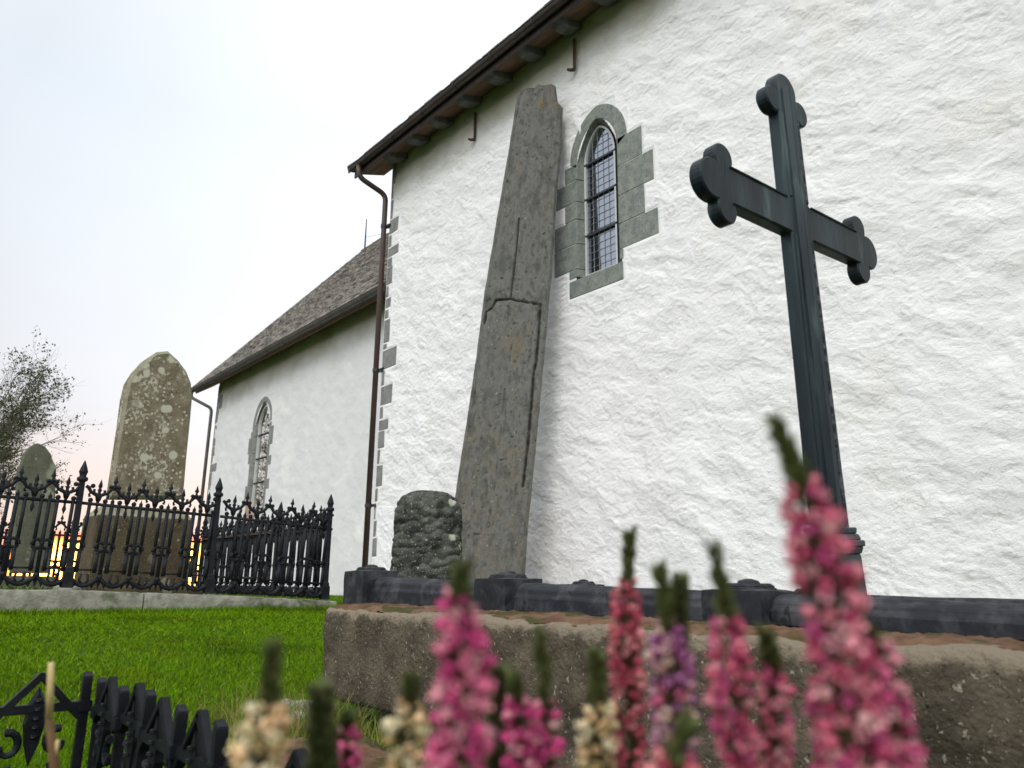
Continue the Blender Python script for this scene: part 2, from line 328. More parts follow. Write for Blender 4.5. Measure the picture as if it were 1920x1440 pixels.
class MB:
    def __init__(s): s.v = []; s.f = []
    def add(s, v, f):
        o = len(s.v); s.v += [tuple(map(float, p)) for p in v]; s.f += [tuple(i+o for i in q) for q in f]; return s
    def box(s, a, b):
        (x0, y0, z0), (x1, y1, z1) = a, b
        return s.hexa([(x0,y0,z0),(x1,y0,z0),(x1,y1,z0),(x0,y1,z0),(x0,y0,z1),(x1,y0,z1),(x1,y1,z1),(x0,y1,z1)])
    def hexa(s, p): return s.add(p, [(0,3,2,1),(4,5,6,7),(0,1,5,4),(1,2,6,5),(2,3,7,6),(3,0,4,7)])
    def prism(s, pts, o, u, v, w, taper=1.0):
        """polygon pts (a,b) in the plane o + a u + b v, extruded by vector w"""
        o, u, v, w = map(np.array, (o, u, v, w)); n = len(pts); P = [o+a*u+b*v for a, b in pts]
        c = sum(P)/n; Q = [c+(p-c)*taper+w for p in P]
        return s.add(P+Q, [tuple(range(n))[::-1], tuple(range(n, 2*n))]+[(i, (i+1) % n, (i+1) % n+n, i+n) for i in range(n)])
    def tube(s, path, r, seg=8, cap=True):
        path = [np.array(p, float) for p in path]; n = len(path); rr = r if hasattr(r, '__len__') else [r]*n
        t0 = path[1]-path[0]; ref = np.array([0, 0, 1.]) if abs(t0[2])/np.linalg.norm(t0) < .9 else np.array([1., 0, 0]); V = []
        a = np.cross(t0, ref); a /= np.linalg.norm(a)
        for i, p in enumerate(path):
            t = path[min(i+1, n-1)]-path[max(i-1, 0)]; t = t/np.linalg.norm(t)
            a = a-t*np.dot(a, t); a /= np.linalg.norm(a); b = np.cross(t, a)
            for k in range(seg):
                an = 2*pi*k/seg; V.append(p+rr[i]*(cos(an)*a+sin(an)*b))
        Fc = [(i*seg+k, i*seg+(k+1) % seg, (i+1)*seg+(k+1) % seg, (i+1)*seg+k) for i in range(n-1) for k in range(seg)]
        if cap: Fc += [tuple(range(seg))[::-1], tuple((n-1)*seg+k for k in range(seg))]
        return s.add(V, Fc)
    def lathe(s, prof, o, seg=10, up=(0, 0, 1), sq=False):
        o = np.array(o, float); V = []
        up = np.array(up, float); a = np.cross(up, [0, 1, 0.001]); a /= np.linalg.norm(a); b = np.cross(up, a)
        for z, r in prof:
            for k in range(seg):
                an = 2*pi*(k+.5)/seg; V.append(o+up*z+r*(cos(an)*a+sin(an)*b))
        n = len(prof)
        Fc = [(i*seg+k, i*seg+(k+1) % seg, (i+1)*seg+(k+1) % seg, (i+1)*seg+k) for i in range(n-1) for k in range(seg)]
        Fc += [tuple(range(seg))[::-1], tuple((n-1)*seg+k for k in range(seg))]
        return s.add(V, Fc)
    def ball(s, c, r, seg=8, sx=1, sz=1):
        return s.lathe([(r*sz*-cos(pi*i/6), max(r*sx*sin(pi*i/6), 1e-4)) for i in range(7)], c, seg)
    def mesh(s, name):
        me = bpy.data.meshes.new(name); me.from_pydata(s.v, [], s.f); me.validate(); return me
    def build(s, name, mat, parent=None, smooth=False, bevel=0, local=False, seg=1):
        me = s.mesh(name); o = link(name, me, mat, parent, smooth, local)
        import bmesh
        bm = bmesh.new(); bm.from_mesh(me); bmesh.ops.recalc_face_normals(bm, faces=bm.faces)
        if bevel: bmesh.ops.bevel(bm, geom=[e for e in bm.edges if len(e.link_faces) == 2 and e.calc_face_angle(0) > .5], offset=bevel, segments=seg, affect='EDGES', profile=.6)
        bm.to_mesh(me); bm.free()
        if smooth: me.shade_smooth()
        return o

def rough_box(name, c, h, mat, parent=None, r=.02, res=.03, amp=.008, sc=.12, seed=0, rz=0, warp=None, smooth=True):
    """a stone block: rounded, chipped and gently displaced; h = half sizes"""
    h = np.array(h, float); V = []; Q = []; off = 0
    for ax in range(3):
        a, b = [(1, 2), (2, 0), (0, 1)][ax]
        na = max(3, int(2*h[a]/res)+2); nb = max(3, int(2*h[b]/res)+2)
        ua = np.linspace(-1, 1, na)*h[a]; ub = np.linspace(-1, 1, nb)*h[b]
        A, B = np.meshgrid(ua, ub, indexing='ij')
        for sg in (-1, 1):
            P = np.zeros((na, nb, 3)); P[..., a] = A; P[..., b] = B; P[..., ax] = sg*h[ax]
            V.append(P.reshape(-1, 3)); Q.append(grid_faces(na, nb, off, sg < 0)); off += na*nb
    V = np.concatenate(V); Q = np.concatenate(Q)
    n_r = r
    q = np.clip(V, -(h-n_r), h-n_r); d = V-q; L_ = np.linalg.norm(d, axis=1)[:, None]
    V = q + d/np.maximum(L_, 1e-9)*np.minimum(L_, n_r)
    W = V+np.array(c)
    for k, (am, s_) in enumerate(((amp, sc), (amp*.45, sc*.33))):
        D = np.stack([pn3(W[:, 0]/s_, W[:, 1]/s_, W[:, 2]/s_, seed+k*5+i) for i in range(3)], 1); V = V+D*am
    if warp is not None: V = warp(V)
    if rz: V = V @ np.array([[cos(rz), sin(rz), 0], [-sin(rz), cos(rz), 0], [0, 0, 1]])
    me = np_mesh(name, V+np.array(c), Q)
    return link(name, me, mat, parent, smooth)

# ------------------------------------------------------------------ ground
def gz(x, y):
    z = -.06 + .20*sstep(.6, 6.3, y) + .0*x
    z = z - .02*sstep(7.0, 14., y)
    far = np.maximum(y-13.5, 0)*sstep(6.0, 2.5, x) ; z = z - .10*far
    z = z - .10*np.maximum(y-27, 0)*(1-sstep(6.0, 2.5, x))
    z = z - .05*np.maximum(-x-6, 0) + .012*fbm(x/1.5, y/1.5, 0., 3)
    return np.maximum(z, -6.0)
gx = np.unique(np.concatenate([np.arange(-60, -8, 2.), np.arange(-8, 9, .12), np.arange(9, 60, 2.)]))
gy = np.unique(np.concatenate([np.arange(-40, -2, 2.), np.arange(-2, 14, .12), np.arange(14, 90, 1.5)]))
GX, GY = np.meshgrid(gx, gy, indexing='ij')
V = np.stack([GX, GY, gz(GX, GY)], -1).reshape(-1, 3)
tag(link('ground', np_mesh('ground', V, grid_faces(len(gx), len(gy))), MAT['ground'], smooth=True), 'grassy churchyard ground sloping gently up to the church', None, None, 'structure')
m = MB(); m.add([(-4000, -1500, -4.0), (4000, -1500, -4.0), (4000, 5500, -4.0), (-4000, 5500, -4.0)], [(0, 1, 2, 3)])
tag(m.build('water', MAT['sea']), 'pale open water out to the horizon', None, None, 'structure')

# ------------------------------------------------------------------ lawn blades
def blades(n, xs, ys, hmin, hmax, wid, seed, cols, lean=.45, z0=None):
    r = np.random.RandomState(seed); ang = r.rand(n)*2*pi; h = hmin+(hmax-hmin)*r.rand(n)**1.3
    z = gz(xs, ys) if z0 is None else z0(xs, ys)
    B = np.stack([xs, ys, z-.004], 1); dx = np.stack([np.cos(ang), np.sin(ang), 0*ang], 1)
    la = r.rand(n)*2*pi; ln = h*lean*r.rand(n)
    l = np.stack([np.cos(la)*ln, np.sin(la)*ln, 0*ang], 1); up = np.stack([0*h, 0*h, h], 1)
    w = (wid*(.6+.8*r.rand(n)))[:, None]
    V = np.stack([B-dx*w, B+dx*w, B+up*.6+l*.35+dx*w*.7, B+up*.6+l*.35-dx*w*.7, B+up*.95+l], 1).reshape(-1, 3)
    o = np.arange(n)*5
    C = cols(xs, ys, r, n)
    C5 = np.repeat(C, 5, 0)
    return V, np.stack([o, o+1, o+2, o+3], 1), np.stack([o+3, o+2, o+4], 1), C5
def lawn_cols(x, y, r, n):
    k = r.rand(n)[:, None]; a = np.array([.070, .160, .0015]); b = np.array([.135, .250, .004]); c = np.array([.28, .34, .04])
    C = a+(b-a)*k; p = sstep(.05, .35, fbm(x/.9, y/.9, 0., 3, 9))[:, None]; p2 = sstep(.0, .4, fbm(x/.35, y/.35, 2., 3, 19))[:, None]; C = C*(1-.32*p)*(1-.25*p2)+np.array([.03, .02, .0])*p2
    q = r.rand(n)[:, None] < .035; return np.where(q, c, C)
r = np.random.RandomState(3)
# density falls with distance: sample in view-like polar coordinates from the camera
def polar(n, d0, d1, a0, a1, seed):
    r = np.random.RandomState(seed); u = r.rand(n); d = d0*(d1/d0)**u; a = radians(a0)+(radians(a1)-radians(a0))*r.rand(n)
    return d*np.sin(a), d*np.cos(a), d
xs, ys, dd = polar(620000, .9, 7.2, -22, 42, 4)
keep = (ys < 6.86) & ~((xs > 1.16) & (ys < 2.5) & (ys > -1)) & (xs < 4.5)
xs, ys, dd = xs[keep], ys[keep], dd[keep]
V, Q, T, C = blades(len(xs), xs, ys, .010, .030, .0009, 5, lawn_cols, .9)
w = np.repeat(np.clip(dd/2.2, .8, 2.6), 5)  # blades thin out with distance; the far ones stand for tufts
cx_ = np.repeat(np.stack([xs, ys, 0*xs], 1), 5, 0); V[:, :2] = cx_[:, :2]+(V[:, :2]-cx_[:, :2])*w[:, None]
r = np.random.RandomState(21); n = 9000
xs2 = np.concatenate([r.uniform(-2.6, 3.6, n), 1.19-np.abs(r.normal(size=1500))*.03, r.uniform(-2.5, 3.4, 2500)]); ys2 = np.concatenate([6.88-np.abs(r.normal(size=n))*.06, r.uniform(1.2, 2.5, 1500), r.uniform(1.4, 6.6, 2500)])
k2 = (xs2 < 1.17) | (ys2 > 2.5); xs2, ys2 = xs2[k2], ys2[k2]
V2, Q2, T2, C2 = blades(len(xs2), xs2, ys2, .03, .075, .0022, 22, lawn_cols, .8)
V, Q, T, C = np.concatenate([V, V2]), np.concatenate([Q, Q2+len(V)]), np.concatenate([T, T2+len(V)]), np.concatenate([C, C2])
tag(link('grass', np_mesh('grass', V, Q, T, C), MAT['lawn_blade']), 'bright green mown lawn between the grave plots', None, None, 'stuff')
xs, ys, dd = polar(90000, 6.5, 22, -30, 45, 14)
inplot = (xs > -2.2) & (xs < 3.45) & (ys > 7.1) & (ys < 10.5)
keep = ((ys > 7.1) | (xs > 3.7)) & (xs < 6.3+.8*(ys > 11.3)) & ~inplot
V, Q, T, C = blades(keep.sum(), xs[keep], ys[keep], .02, .055, .004, 15, lawn_cols)
tag(link('far_grass', np_mesh('far_grass', V, Q, T, C), MAT['lawn_blade']), 'short green grass at the foot of the church walls', None, None, 'stuff')

# ------------------------------------------------------------------ church
church = empty('church', (6.4, 11.2, .1), 'whitewashed stone church with slate roofs and dark gutters', 'church')
WX, CX = 6.40, 7.20
RIGHT = [(5.76, 5.37, 5.32), (5.37, 4.97, 5.16), (4.97, 4.60, 5.31), (4.60, 4.27, 5.12), (4.27, 4.14, 5.66)]
LEFT = [(5.73, 5.50, 6.65), (5.50, 5.19, 6.82), (5.19, 4.94, 6.65), (4.94, 4.60, 6.86), (4.60, 4.25, 6.86), (4.25, 4.14, 6.58)]
QN = [(7.85, 7.40, 11.07), (7.40, 7.12, 11.14), (6.70, 6.42, 10.91), (6.15, 5.97, 10.86), (5.96, 5.79, 11.06), (5.78, 5.45, 11.02), (5.20, 5.01, 11.02),
      (4.80, 4.38, 11.01), (4.24, 3.90, 10.76), (3.60, 3.27, 10.83), (3.02, 2.84, 10.90), (2.83, 2.54, 11.0), (2.26, 1.90, 11.0), (1.64, 1.37, 11.16), (1.07, .78, 11.07)]
rq = random.Random(12); fill = []
for (a, b, c), (d, e, f) in zip(QN[:-1], QN[1:]+[(.4, .1, 11.0)]):
    if b-d > .12: fill.append((b-.02, d+.02, 11.11+rq.uniform(-.03, .02)))
QN += fill
rects = [(y0, 11.25, zb, zt) for zt, zb, y0 in QN]
rects += [(y0, 5.8, zb, zt) for zt, zb, y0 in RIGHT] + [(6.3, y1, zb, zt) for zt, zb, y1 in LEFT] + [(5.67, 6.58, 3.88, 4.2), (5.56, 6.51, 5.7, 6.1), (5.76, 6.32, 6.1, 6.38)]
def dist_rects(y, z, rs):
    d = np.full(np.shape(y), 9.)
    for a, b, c, e in rs:
        dx = np.maximum(np.maximum(a-y, y-b), 0); dz = np.maximum(np.maximum(c-z, z-e), 0); d = np.minimum(d, np.hypot(dx, dz))
    return d
def plaster(y, z, k=1.0):
    yy = y*.93+z*.36; zz = z*.93-y*.36                       # trowel strokes run obliquely
    wy = yy+.22*fbm(y/.5, z/.5, 3., 3, 1); wz = zz+.14*fbm(y/.4, z/.4, 9., 3, 2)
    low = .045*fbm(y/1.1, z/1.1, 0., 3, 3)+.024*fbm(wy/.42, wz/.24, 7., 2, 33)
    t = fbm(wy/.50, wz/.26, 0., 4, 5)*5.0; ti = np.floor(t); tf = t-ti
    terr = (ti+sstep(.0, .22, tf))*.0050
    rid = (1-np.abs(pn3(wy/.24, wz/.09, 2., 8))*2.2); rid = np.clip(rid, 0, 1)**3*.0060*sstep(-.1, .25, fbm(y/.7, z/.7, 5., 2, 11))
    rid2 = (1-np.abs(pn3(wy/.11, wz/.045, 6., 18))*2.2); rid2 = np.clip(rid2, 0, 1)**3*.0045*sstep(-.15, .2, fbm(y/.5, z/.5, 15., 2, 12))
    sm = .0045*fbm(wy/.07, wz/.040, 1., 3, 13)*(.35+sstep(-.2, .3, fbm(y/.6, z/.45, 25., 2, 15)))
    return low*k + (terr+rid+rid2+sm)*k
def build_wall(name, X, y0, y1, z0, z1, res, rs, hole, mat, k=1.0, top=None):
    ny = int((y1-y0)/res)+1; nz = int((z1-z0)/res)+1
    Y, Z = np.meshgrid(np.linspace(y0, y1, ny), np.linspace(z0, z1, nz), indexing='ij')
    d = dist_rects(Y, Z, rs) if rs else np.full(Y.shape, 9.)
    h = plaster(Y, Z, k)*sstep(.0, .10, d)+.008*np.exp(-((d-.035)/.02)**2)*(d > 0)
    Xg = X-h; V = np.stack([Xg, Y, Z], -1).reshape(-1, 3)
    Fq = grid_faces(ny, nz)
    if hole:
        cy = Y.ravel()[Fq].mean(1); cz = Z.ravel()[Fq].mean(1); a, b, c, e, ap = hole
        inside = (cy > a) & (cy < b) & (cz > c) & (cz < e+(ap-e)*(1-np.abs((cy-(a+b)/2)/((b-a)/2))**1.6))
        Fq = Fq[~inside]
    return link(name, np_mesh(name, V, Fq[:, ::-1]), mat, church, True)
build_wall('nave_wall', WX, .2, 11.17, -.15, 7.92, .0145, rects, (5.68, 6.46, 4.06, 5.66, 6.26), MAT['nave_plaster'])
m = MB(); m.box((WX+.06, -6, -.2), (WX+.3, .2, 7.9)); m.box((WX+.14, .2, -.2), (WX+.3, 5.6, 7.9)); m.box((WX+.14, 6.6, -.2), (WX+.3, 11.1, 7.9))
m.box((WX+.05, 11.17, -.2), (17.4, 11.2, 7.9)); m.box((WX+.3, -6, -.2), (17.4, -5.9, 7.9))
m.prism([(5.9, 7.9), (17.9, 7.9), (11.9, 14.4)], (0, 11.1, 0), (1, 0, 0), (0, 0, 1), (0, -.3, 0))
m.build('gable_wall', MAT['nave_plaster'], church)

def arch_pts(y0, hw, sp, ap, n=9):
    h = ap-sp; R_ = (h*h+hw*hw)/(2*hw) if h > hw else None; P = []
    if R_:
        for i in range(n):
            q = sin(pi/2*i/(n-1)); zz = h*q; ya = hw-R_+sqrt(max(R_*R_-zz*zz, 0)); ye = hw*sqrt(max(1-q*q, 0)); P.append((y0+.55*ya+.45*ye, sp+zz))
        return P[:-1]+[(y0, ap)]+[(2*y0-a, b) for a, b in P[:-1][::-1]]
    for i in range(2*n-1): a = pi*i/(2*n-2); P.append((y0+hw*cos(a), sp+h*sin(a)))
    return P
def strip_stone(par, X, outer, inner, back, dx, mat, lab=None):
    """a dressed stone: front face between outer and inner outlines, splayed reveal back to the glass"""
    n = len(outer); V = [(X-.006, *p) for p in outer]+[(X-.006, *p) for p in inner]+[(X+dx, *p) for p in back]+[(X+.12, *p) for p in outer]
    Fc = []
    for i in range(n-1):
        Fc += [(i, i+1, n+i+1, n+i), (n+i, n+i+1, 2*n+i+1, 2*n+i), (3*n+i, 3*n+i+1, i+1, i), (2*n+i, 2*n+i+1, 3*n+i+1, 3*n+i)]
    Fc += [(0, n, 2*n, 3*n), (n-1, 4*n-1, 3*n-1, 2*n-1)]
    return MB().add(V, Fc).build('surround_stone', mat, par, bevel=.006)
def window(X, yc, hw_o, sp_o, ap_o, yi, hw_i, sp_i, ap_i, yg, hw_g, sp_g, ap_g, zb, dx, right, left, sill, bars, glass, gridstep, mat, odd=None):
    win = MB()
    go = arch_pts(yg, hw_g, sp_g, ap_g); poly = [(yg+hw_g, zb)]+go+[(yg-hw_g, zb)]
    # white frame: ring of bars round the opening
    fr = MB(); wi = .028
    inn = [(yg+(a-yg)*(1-wi/hw_g), zb+wi+(b-zb)*(1-2*wi/(ap_g-zb))) for a, b in poly]
    n = len(poly); V = [(X+dx-.03, *p) for p in poly]+[(X+dx-.03, *p) for p in inn]+[(X+dx+.02, *p) for p in inn]
    fr.add(V, [(i, (i+1) % n, (i+1) % n+n, i+n) for i in range(n)]+[(i+n, (i+1) % n+n, (i+1) % n+2*n, i+2*n) for i in range(n)])
    root = fr.build('window', MAT['white'], church)
    g = MB(); g.prism(poly, (X+dx+.004, 0, 0), (0, 1, 0), (0, 0, 1), (.006, 0, 0)); g.build('pane', glass, root)
    def halfw(z): 
        if z <= sp_g: return hw_g
        best = 0
        for (a, b), (c, e) in zip(go[:-1], go[1:]):
            if min(b, e) <= z <= max(b, e) and a >= yg-1e-6 and c >= yg-1e-6: t = (z-b)/(e-b+1e-9); best = a+(c-a)*t-yg
        return best
    l = MB(); z = zb+.02
    while z < ap_g-.03:
        h = halfw(z)*.97; l.box((X+dx-.004, yg-h, z-.0010), (X+dx+.0035, yg+h, z+.0010)); z += gridstep
    y = yg-hw_g+.5*gridstep
    while y < yg+hw_g:
        zt = sp_g
        zq = zb+.02+gridstep
        while zq < sp_g: l.box((X+dx-.007, y-.006, zq-.006), (X+dx-.003, y+.006, zq+.006)); zq += gridstep
        while zt < ap_g and halfw(zt) > abs(y-yg)+.01: zt += .01
        l.box((X+dx-.005, y-.0010, zb), (X+dx+.003, y+.0010, zt)); y += gridstep*.95
    l.build('leading', MAT['lead'], root)
    for zz in bars:
        b_ = MB(); b_.box((X+dx-.03, yg-hw_g, zz-.014), (X+dx-.012, yg+hw_g, zz+.014)); b_.build('glazing_bar', MAT['bar'], root)
    # arch stones
    oo = arch_pts(yc, hw_o, sp_o, ap_o, 11); ii = arch_pts(yi, hw_i, sp_i, ap_i, 11); gg = arch_pts(yg, hw_g+.004, sp_g, ap_g+.004, 11)
    k = len(oo); cuts = [0, k//3+1, k-1]
    for a, b in zip(cuts[:-1], cuts[1:]): strip_stone(root, X, oo[a:b+1], ii[a:b+1], gg[a:b+1], dx, mat)
    for i, (zt, zb_, yo) in enumerate(right):
        a = zt-.0025; b = zb_+.0025
        strip_stone(root, X-.0015*(i % 3), [(yo, b), (yo, a)], [(yi-hw_i, b), (yi-hw_i, a)], [(yg-hw_g-.003, b), (yg-hw_g-.003, a)], dx, mat)
    for i, (zt, zb_, yo) in enumerate(left):
        a = zt-.0025; b = zb_+.0025
        strip_stone(root, X-.0015*(i % 3), [(yo, a), (yo, b)], [(yi+hw_i, a), (yi+hw_i, b)], [(yg+hw_g+.003, a), (yg+hw_g+.003, b)], dx, (MAT['brickstone'] if odd == i else mat))
    z0, y0, y1 = sill
    s = MB(); s.hexa([(X-.009, y0, z0), (X+dx, y0, z0), (X+dx, y1, z0), (X-.009, y1, z0), (X-.009, y0, zb-.035), (X+dx, y0, zb), (X+dx, y1, zb), (X-.009, y1, zb-.035)]); s.build('sill', mat, root, bevel=.006)
    d = MB(); d.box((X+dx+.02, yg-hw_g-.05, zb-.05), (X+dx+.05, yg+hw_g+.05, ap_g+.05)); d.build('dark_interior', MAT['dark'], root)
    return root
window(WX, 6.05, .50, 5.75, 6.40, 6.07, .36, 5.66, 6.215, 6.11, .275, 5.70, 6.175, 4.14, .12, RIGHT, LEFT, (3.88, 5.67, 6.58), (4.70, 5.21, 5.705), MAT['glass'], .098, MAT['soapstone'])
CR = [(4.12, 4.0, 17.76), (4.0, 3.55, 17.62), (3.55, 3.28, 17.76), (3.28, 3.05, 17.61), (3.05, 2.72, 17.76), (2.72, 2.48, 17.6), (2.48, 1.9, 17.76), (1.9, 1.2, 17.62)]
CL = [(4.15, 4.02, 18.95), (4.02, 3.87, 19.02), (3.87, 3.45, 19.12), (3.45, 3.2, 19.05), (3.2, 2.65, 18.94), (2.65, 2.3, 19.06), (2.3, 1.75, 18.95), (1.75, 1.2, 19.05)]
window(CX, 18.36, .59, 4.15, 4.84, 18.34, .46, 4.15, 4.70, 18.34, .41, 4.12, 4.62, 1.2, .09, CR, CL, (1.0, 17.7, 19.0), (2.05, 2.7, 3.3, 3.9), MAT['glass_gold'], .30, MAT['quoin'], odd=6)

for i, (zt, zb, yo) in enumerate(QN):
    r_ = random.Random(i); d = .002*(i % 3); j = lambda: r_.uniform(-.015, .015)
    q = MB(); q.hexa([(WX-.006-d, yo+j(), zb+j()*.6), (WX+.15, yo, zb), (WX+.15, 11.2, zb), (WX-.006-d, 11.2, zb+.0015),
                      (WX-.006-d, yo+j(), zt+j()*.6), (WX+.15, yo, zt), (WX+.15, 11.2, zt), (WX-.006-d, 11.2, zt-.0015)])
    q.build('quoin_stone', MAT['quoin'], church, bevel=.01)
# narrow corner strip of plaster/stone edge behind the quoins
m = MB(); m.box((WX+.0, 11.17, -.1), (WX+.06, 11.215, 7.88)); m.build('corner_edge', MAT['nave_plaster'], church)

# chancel
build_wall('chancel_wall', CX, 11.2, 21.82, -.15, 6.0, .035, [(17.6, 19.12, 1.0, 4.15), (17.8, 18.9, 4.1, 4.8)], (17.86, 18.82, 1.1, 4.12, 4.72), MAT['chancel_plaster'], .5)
m = MB(); m.box((CX+.05, 21.80, -.2), (16.6, 21.84, 6.0)); m.prism([(7.0, 5.9), (16.8, 5.9), (11.9, 11.4)], (0, 21.84, 0), (1, 0, 0), (0, 0, 1), (0, -.2, 0))
m.build('chancel_gable', MAT['chancel_plaster'], church)
r_ = random.Random(5); z = .3
while z < 5.7:
    h = r_.uniform(.22, .42); w = r_.choice([.14, .22, .42, .5])
    q = MB(); q.box((CX-.006-r_.random()*.004, 21.85-w, z), (CX+.12, 21.852, z+h)); q.build('quoin_stone', MAT['quoin'], church, bevel=.01); z += h+.004
# roofs
def slates(name, P0, du, ds, nu, ns, w, L_, par, seed):
    """overlapping slate courses; P0 eave corner, du along the eave, ds up the slope"""
    r = np.random.RandomState(seed); nrm = np.cross(du, ds); nrm = nrm/np.linalg.norm(nrm); nrm = nrm*np.sign(nrm[2])
    V = []; Fc = []
    for j in range(ns):
        for i in range(nu):
            a = i*w+(.5*w if j % 2 else 0)+r.uniform(-.01, .01); s0 = j*L_+r.uniform(-.02, .02); th = .012+r.uniform(0, .012)
            lift = .022+r.uniform(-.006, .008)
            A = P0+du*a+ds*s0+nrm*lift; B = P0+du*(a+w-.006)+ds*(s0+r.uniform(-.008, .008))+nrm*(lift+r.uniform(-.004, .004))
            Cc = P0+du*(a+w-.006)+ds*(s0+L_*1.35); D = P0+du*a+ds*(s0+L_*1.35)
            o = len(V); V += [A, B, Cc, D, A+nrm*th, B+nrm*th, Cc+nrm*th*.5, D+nrm*th*.5]
            Fc += [(o+4, o+5, o+6, o+7), (o, o+1, o+5, o+4), (o+1, o+2, o+6, o+5), (o+3, o, o+4, o+7)]
    return link(name, np_mesh(name, np.array(V), Fc), MAT['slate'], par)
SL = np.array([5.15, 0, 5.85]); sl_len = np.linalg.norm(SL); SL /= sl_len
rc = slates('chancel_roof', np.array([6.74, 11.2, 5.74]), np.array([0, 1., 0]), SL, 46, 34, .25, .23, church, 2)
m = MB(); m.prism([(6.76, 5.70), (11.9, 11.50), (17.0, 5.70), (16.9, 5.62), (11.9, 11.38), (6.82, 5.62)], (0, 11.2, 0), (1, 0, 0), (0, 0, 1), (0, 11.42, 0))
m.build('roof_deck', MAT['grey_gutter'], church)
m = MB(); m.prism([(6.72, 5.66), (11.9, 11.52), (11.9, 11.66), (6.68, 5.78)], (0, 22.62, 0), (1, 0, 0), (0, 0, 1), (0, .05, 0)); m.build('verge_board', MAT['slate'], church)
m = MB(); m.box((11.8, 11.2, 11.55), (12.0, 22.62, 11.63)); m.build('ridge_cap', MAT['slate'], church, bevel=.03)
m = MB(); m.hexa([(6.78, 11.2, 5.58), (7.25, 11.2, 5.88), (7.25, 22.5, 5.88), (6.78, 22.5, 5.58), (6.78, 11.2, 5.62), (7.25, 11.2, 5.94), (7.25, 22.5, 5.94), (6.78, 22.5, 5.62)]); m.build('soffit', MAT['soffit'], church)
SLn = np.array([6.0, 0, 6.7]); SLn /= np.linalg.norm(SLn)
slates('nave_roof', np.array([5.86, -1, 7.84]), np.array([0, 1., 0]), SLn, 53, 38, .24, .235, church, 3)
m = MB(); m.prism([(5.88, 7.80), (11.9, 14.50), (17.9, 7.80), (17.8, 7.70), (11.9, 14.36), (5.94, 7.70)], (0, -1, 0), (1, 0, 0), (0, 0, 1), (0, 12.72, 0)); m.build('roof_deck', MAT['gutter'], church)
m = MB(); m.prism([(5.80, 7.66), (11.9, 14.46), (11.9, 14.6), (5.76, 7.80)], (0, 11.72, 0), (1, 0, 0), (0, 0, 1), (0, .05, 0)); m.build('verge_board', MAT['gutter'], church)
m = MB(); m.hexa([(5.90, -1, 7.66), (6.5, -1, 7.86), (6.5, 11.7, 7.86), (5.90, 11.7, 7.66), (5.90, -1, 7.70), (6.5, -1, 7.92), (6.5, 11.7, 7.92), (5.90, 11.7, 7.70)]); m.build('soffit', MAT['soffit'], church)
m = MB(); m.box((5.885, -1, 7.57), (5.915, 11.7, 7.80)); m.build('fascia', MAT['gutter'], church, bevel=.004)
def gutter(x, z, r, y0, y1, mat):
    V = []; n = 9; ys_ = [y0, y1]
    for y in ys_:
        for k in range(n): a = pi+pi*k/(n-1); V.append((x+r*cos(a), y, z+r*sin(a)))
        for k in range(n): a = 2*pi-pi*k/(n-1); V.append((x+(r-.008)*cos(a), y, z+(r-.008)*sin(a)))
    N = 2*n; g = MB().add(V, [(k, (k+1) % N, N+(k+1) % N, N+k) for k in range(N)]+[tuple(range(N))[::-1], tuple(range(N, 2*N))])
    g.tube([(x-r-.004, y0, z+.002), (x-r-.004, y1, z+.002)], .011, 6)
    o = g.build('gutter', mat, church)
    y = y0+.4
    while y < y1:
        b = MB(); pts = [(x+(r+.006)*cos(pi+pi*k/8), y, z+(r+.006)*sin(pi+pi*k/8)) for k in range(9)]; b.tube(pts, .008, 5); b.build('gutter_bracket', mat, o); y += .9
gutter(5.815, 7.72, .072, -1, 11.66, MAT['gutter'])
gutter(6.66, 5.68, .075, 11.25, 22.55, MAT['grey_gutter'])
cys = [10.9, 10.3, 9.66, 9.0, 8.33, 7.66, 7.0, 6.33, 5.66, 5.0, 4.33, 3.66, 3.0, 2.33, 1.66]
cys = [10.78, 10.05, 9.36, 8.6, 7.84, 7.12, 6.39, 5.66, 4.94, 4.2, 3.48, 2.75, 2.0, 1.3]
for y in cys:
    c_ = MB(); prof = [(6.45, 7.86), (5.99, 7.70), (5.98, 7.67), (6.06, 7.625), (6.2, 7.635), (6.33, 7.69), (6.45, 7.76)]
    c_.prism(prof, (0, y-.1, 0), (1, 0, 0), (0, 0, 1), (0, .2, 0)); c_.build('corbel', MAT['corbel'], church, bevel=.012)
# downpipes
def curve_pts(P, n=6):
    P = [np.array(p, float) for p in P]; out = [P[0]]
    for i in range(1, len(P)-1):
        a, b, c = P[i-1], P[i], P[i+1]; la = min(.12, np.linalg.norm(b-a)*.45); lc = min(.12, np.linalg.norm(c-b)*.45)
        s = b+(a-b)/np.linalg.norm(a-b)*la; e = b+(c-b)/np.linalg.norm(c-b)*lc
        for k in range(n+1): t = k/n; out.append((1-t)**2*s+2*t*(1-t)*b+t*t*e)
    return out+[P[-1]]
pa = on_x(675, 327, 5.80); pb = on_x(683, 345, 5.85); pc = on_x(717, 371, 6.31); pd = on_x(683, 1075, 6.31)
dp = MB().tube(curve_pts([(5.80, 11.38, 7.66), (5.82, 11.38, 7.44), (6.33, 11.29, 7.22), (6.33, 11.29, .25)]), .048, 12).build('downpipe', MAT['pipe'], church, True)
for z in (6.6, 3.9, 1.6):
    MB().lathe([(-.03, .06), (.03, .06)], (6.33, 11.29, z), 12).box((6.35, 11.15, z-.02), (6.42, 11.29, z+.02)).build('pipe_clip', MAT['bar'], dp)
MB().tube([(6.33, 11.29, 3.9), (6.39, 11.16, 3.92), (6.42, 11.10, 3.95)], .02, 6).build('pipe_hook', MAT['iron'], dp)
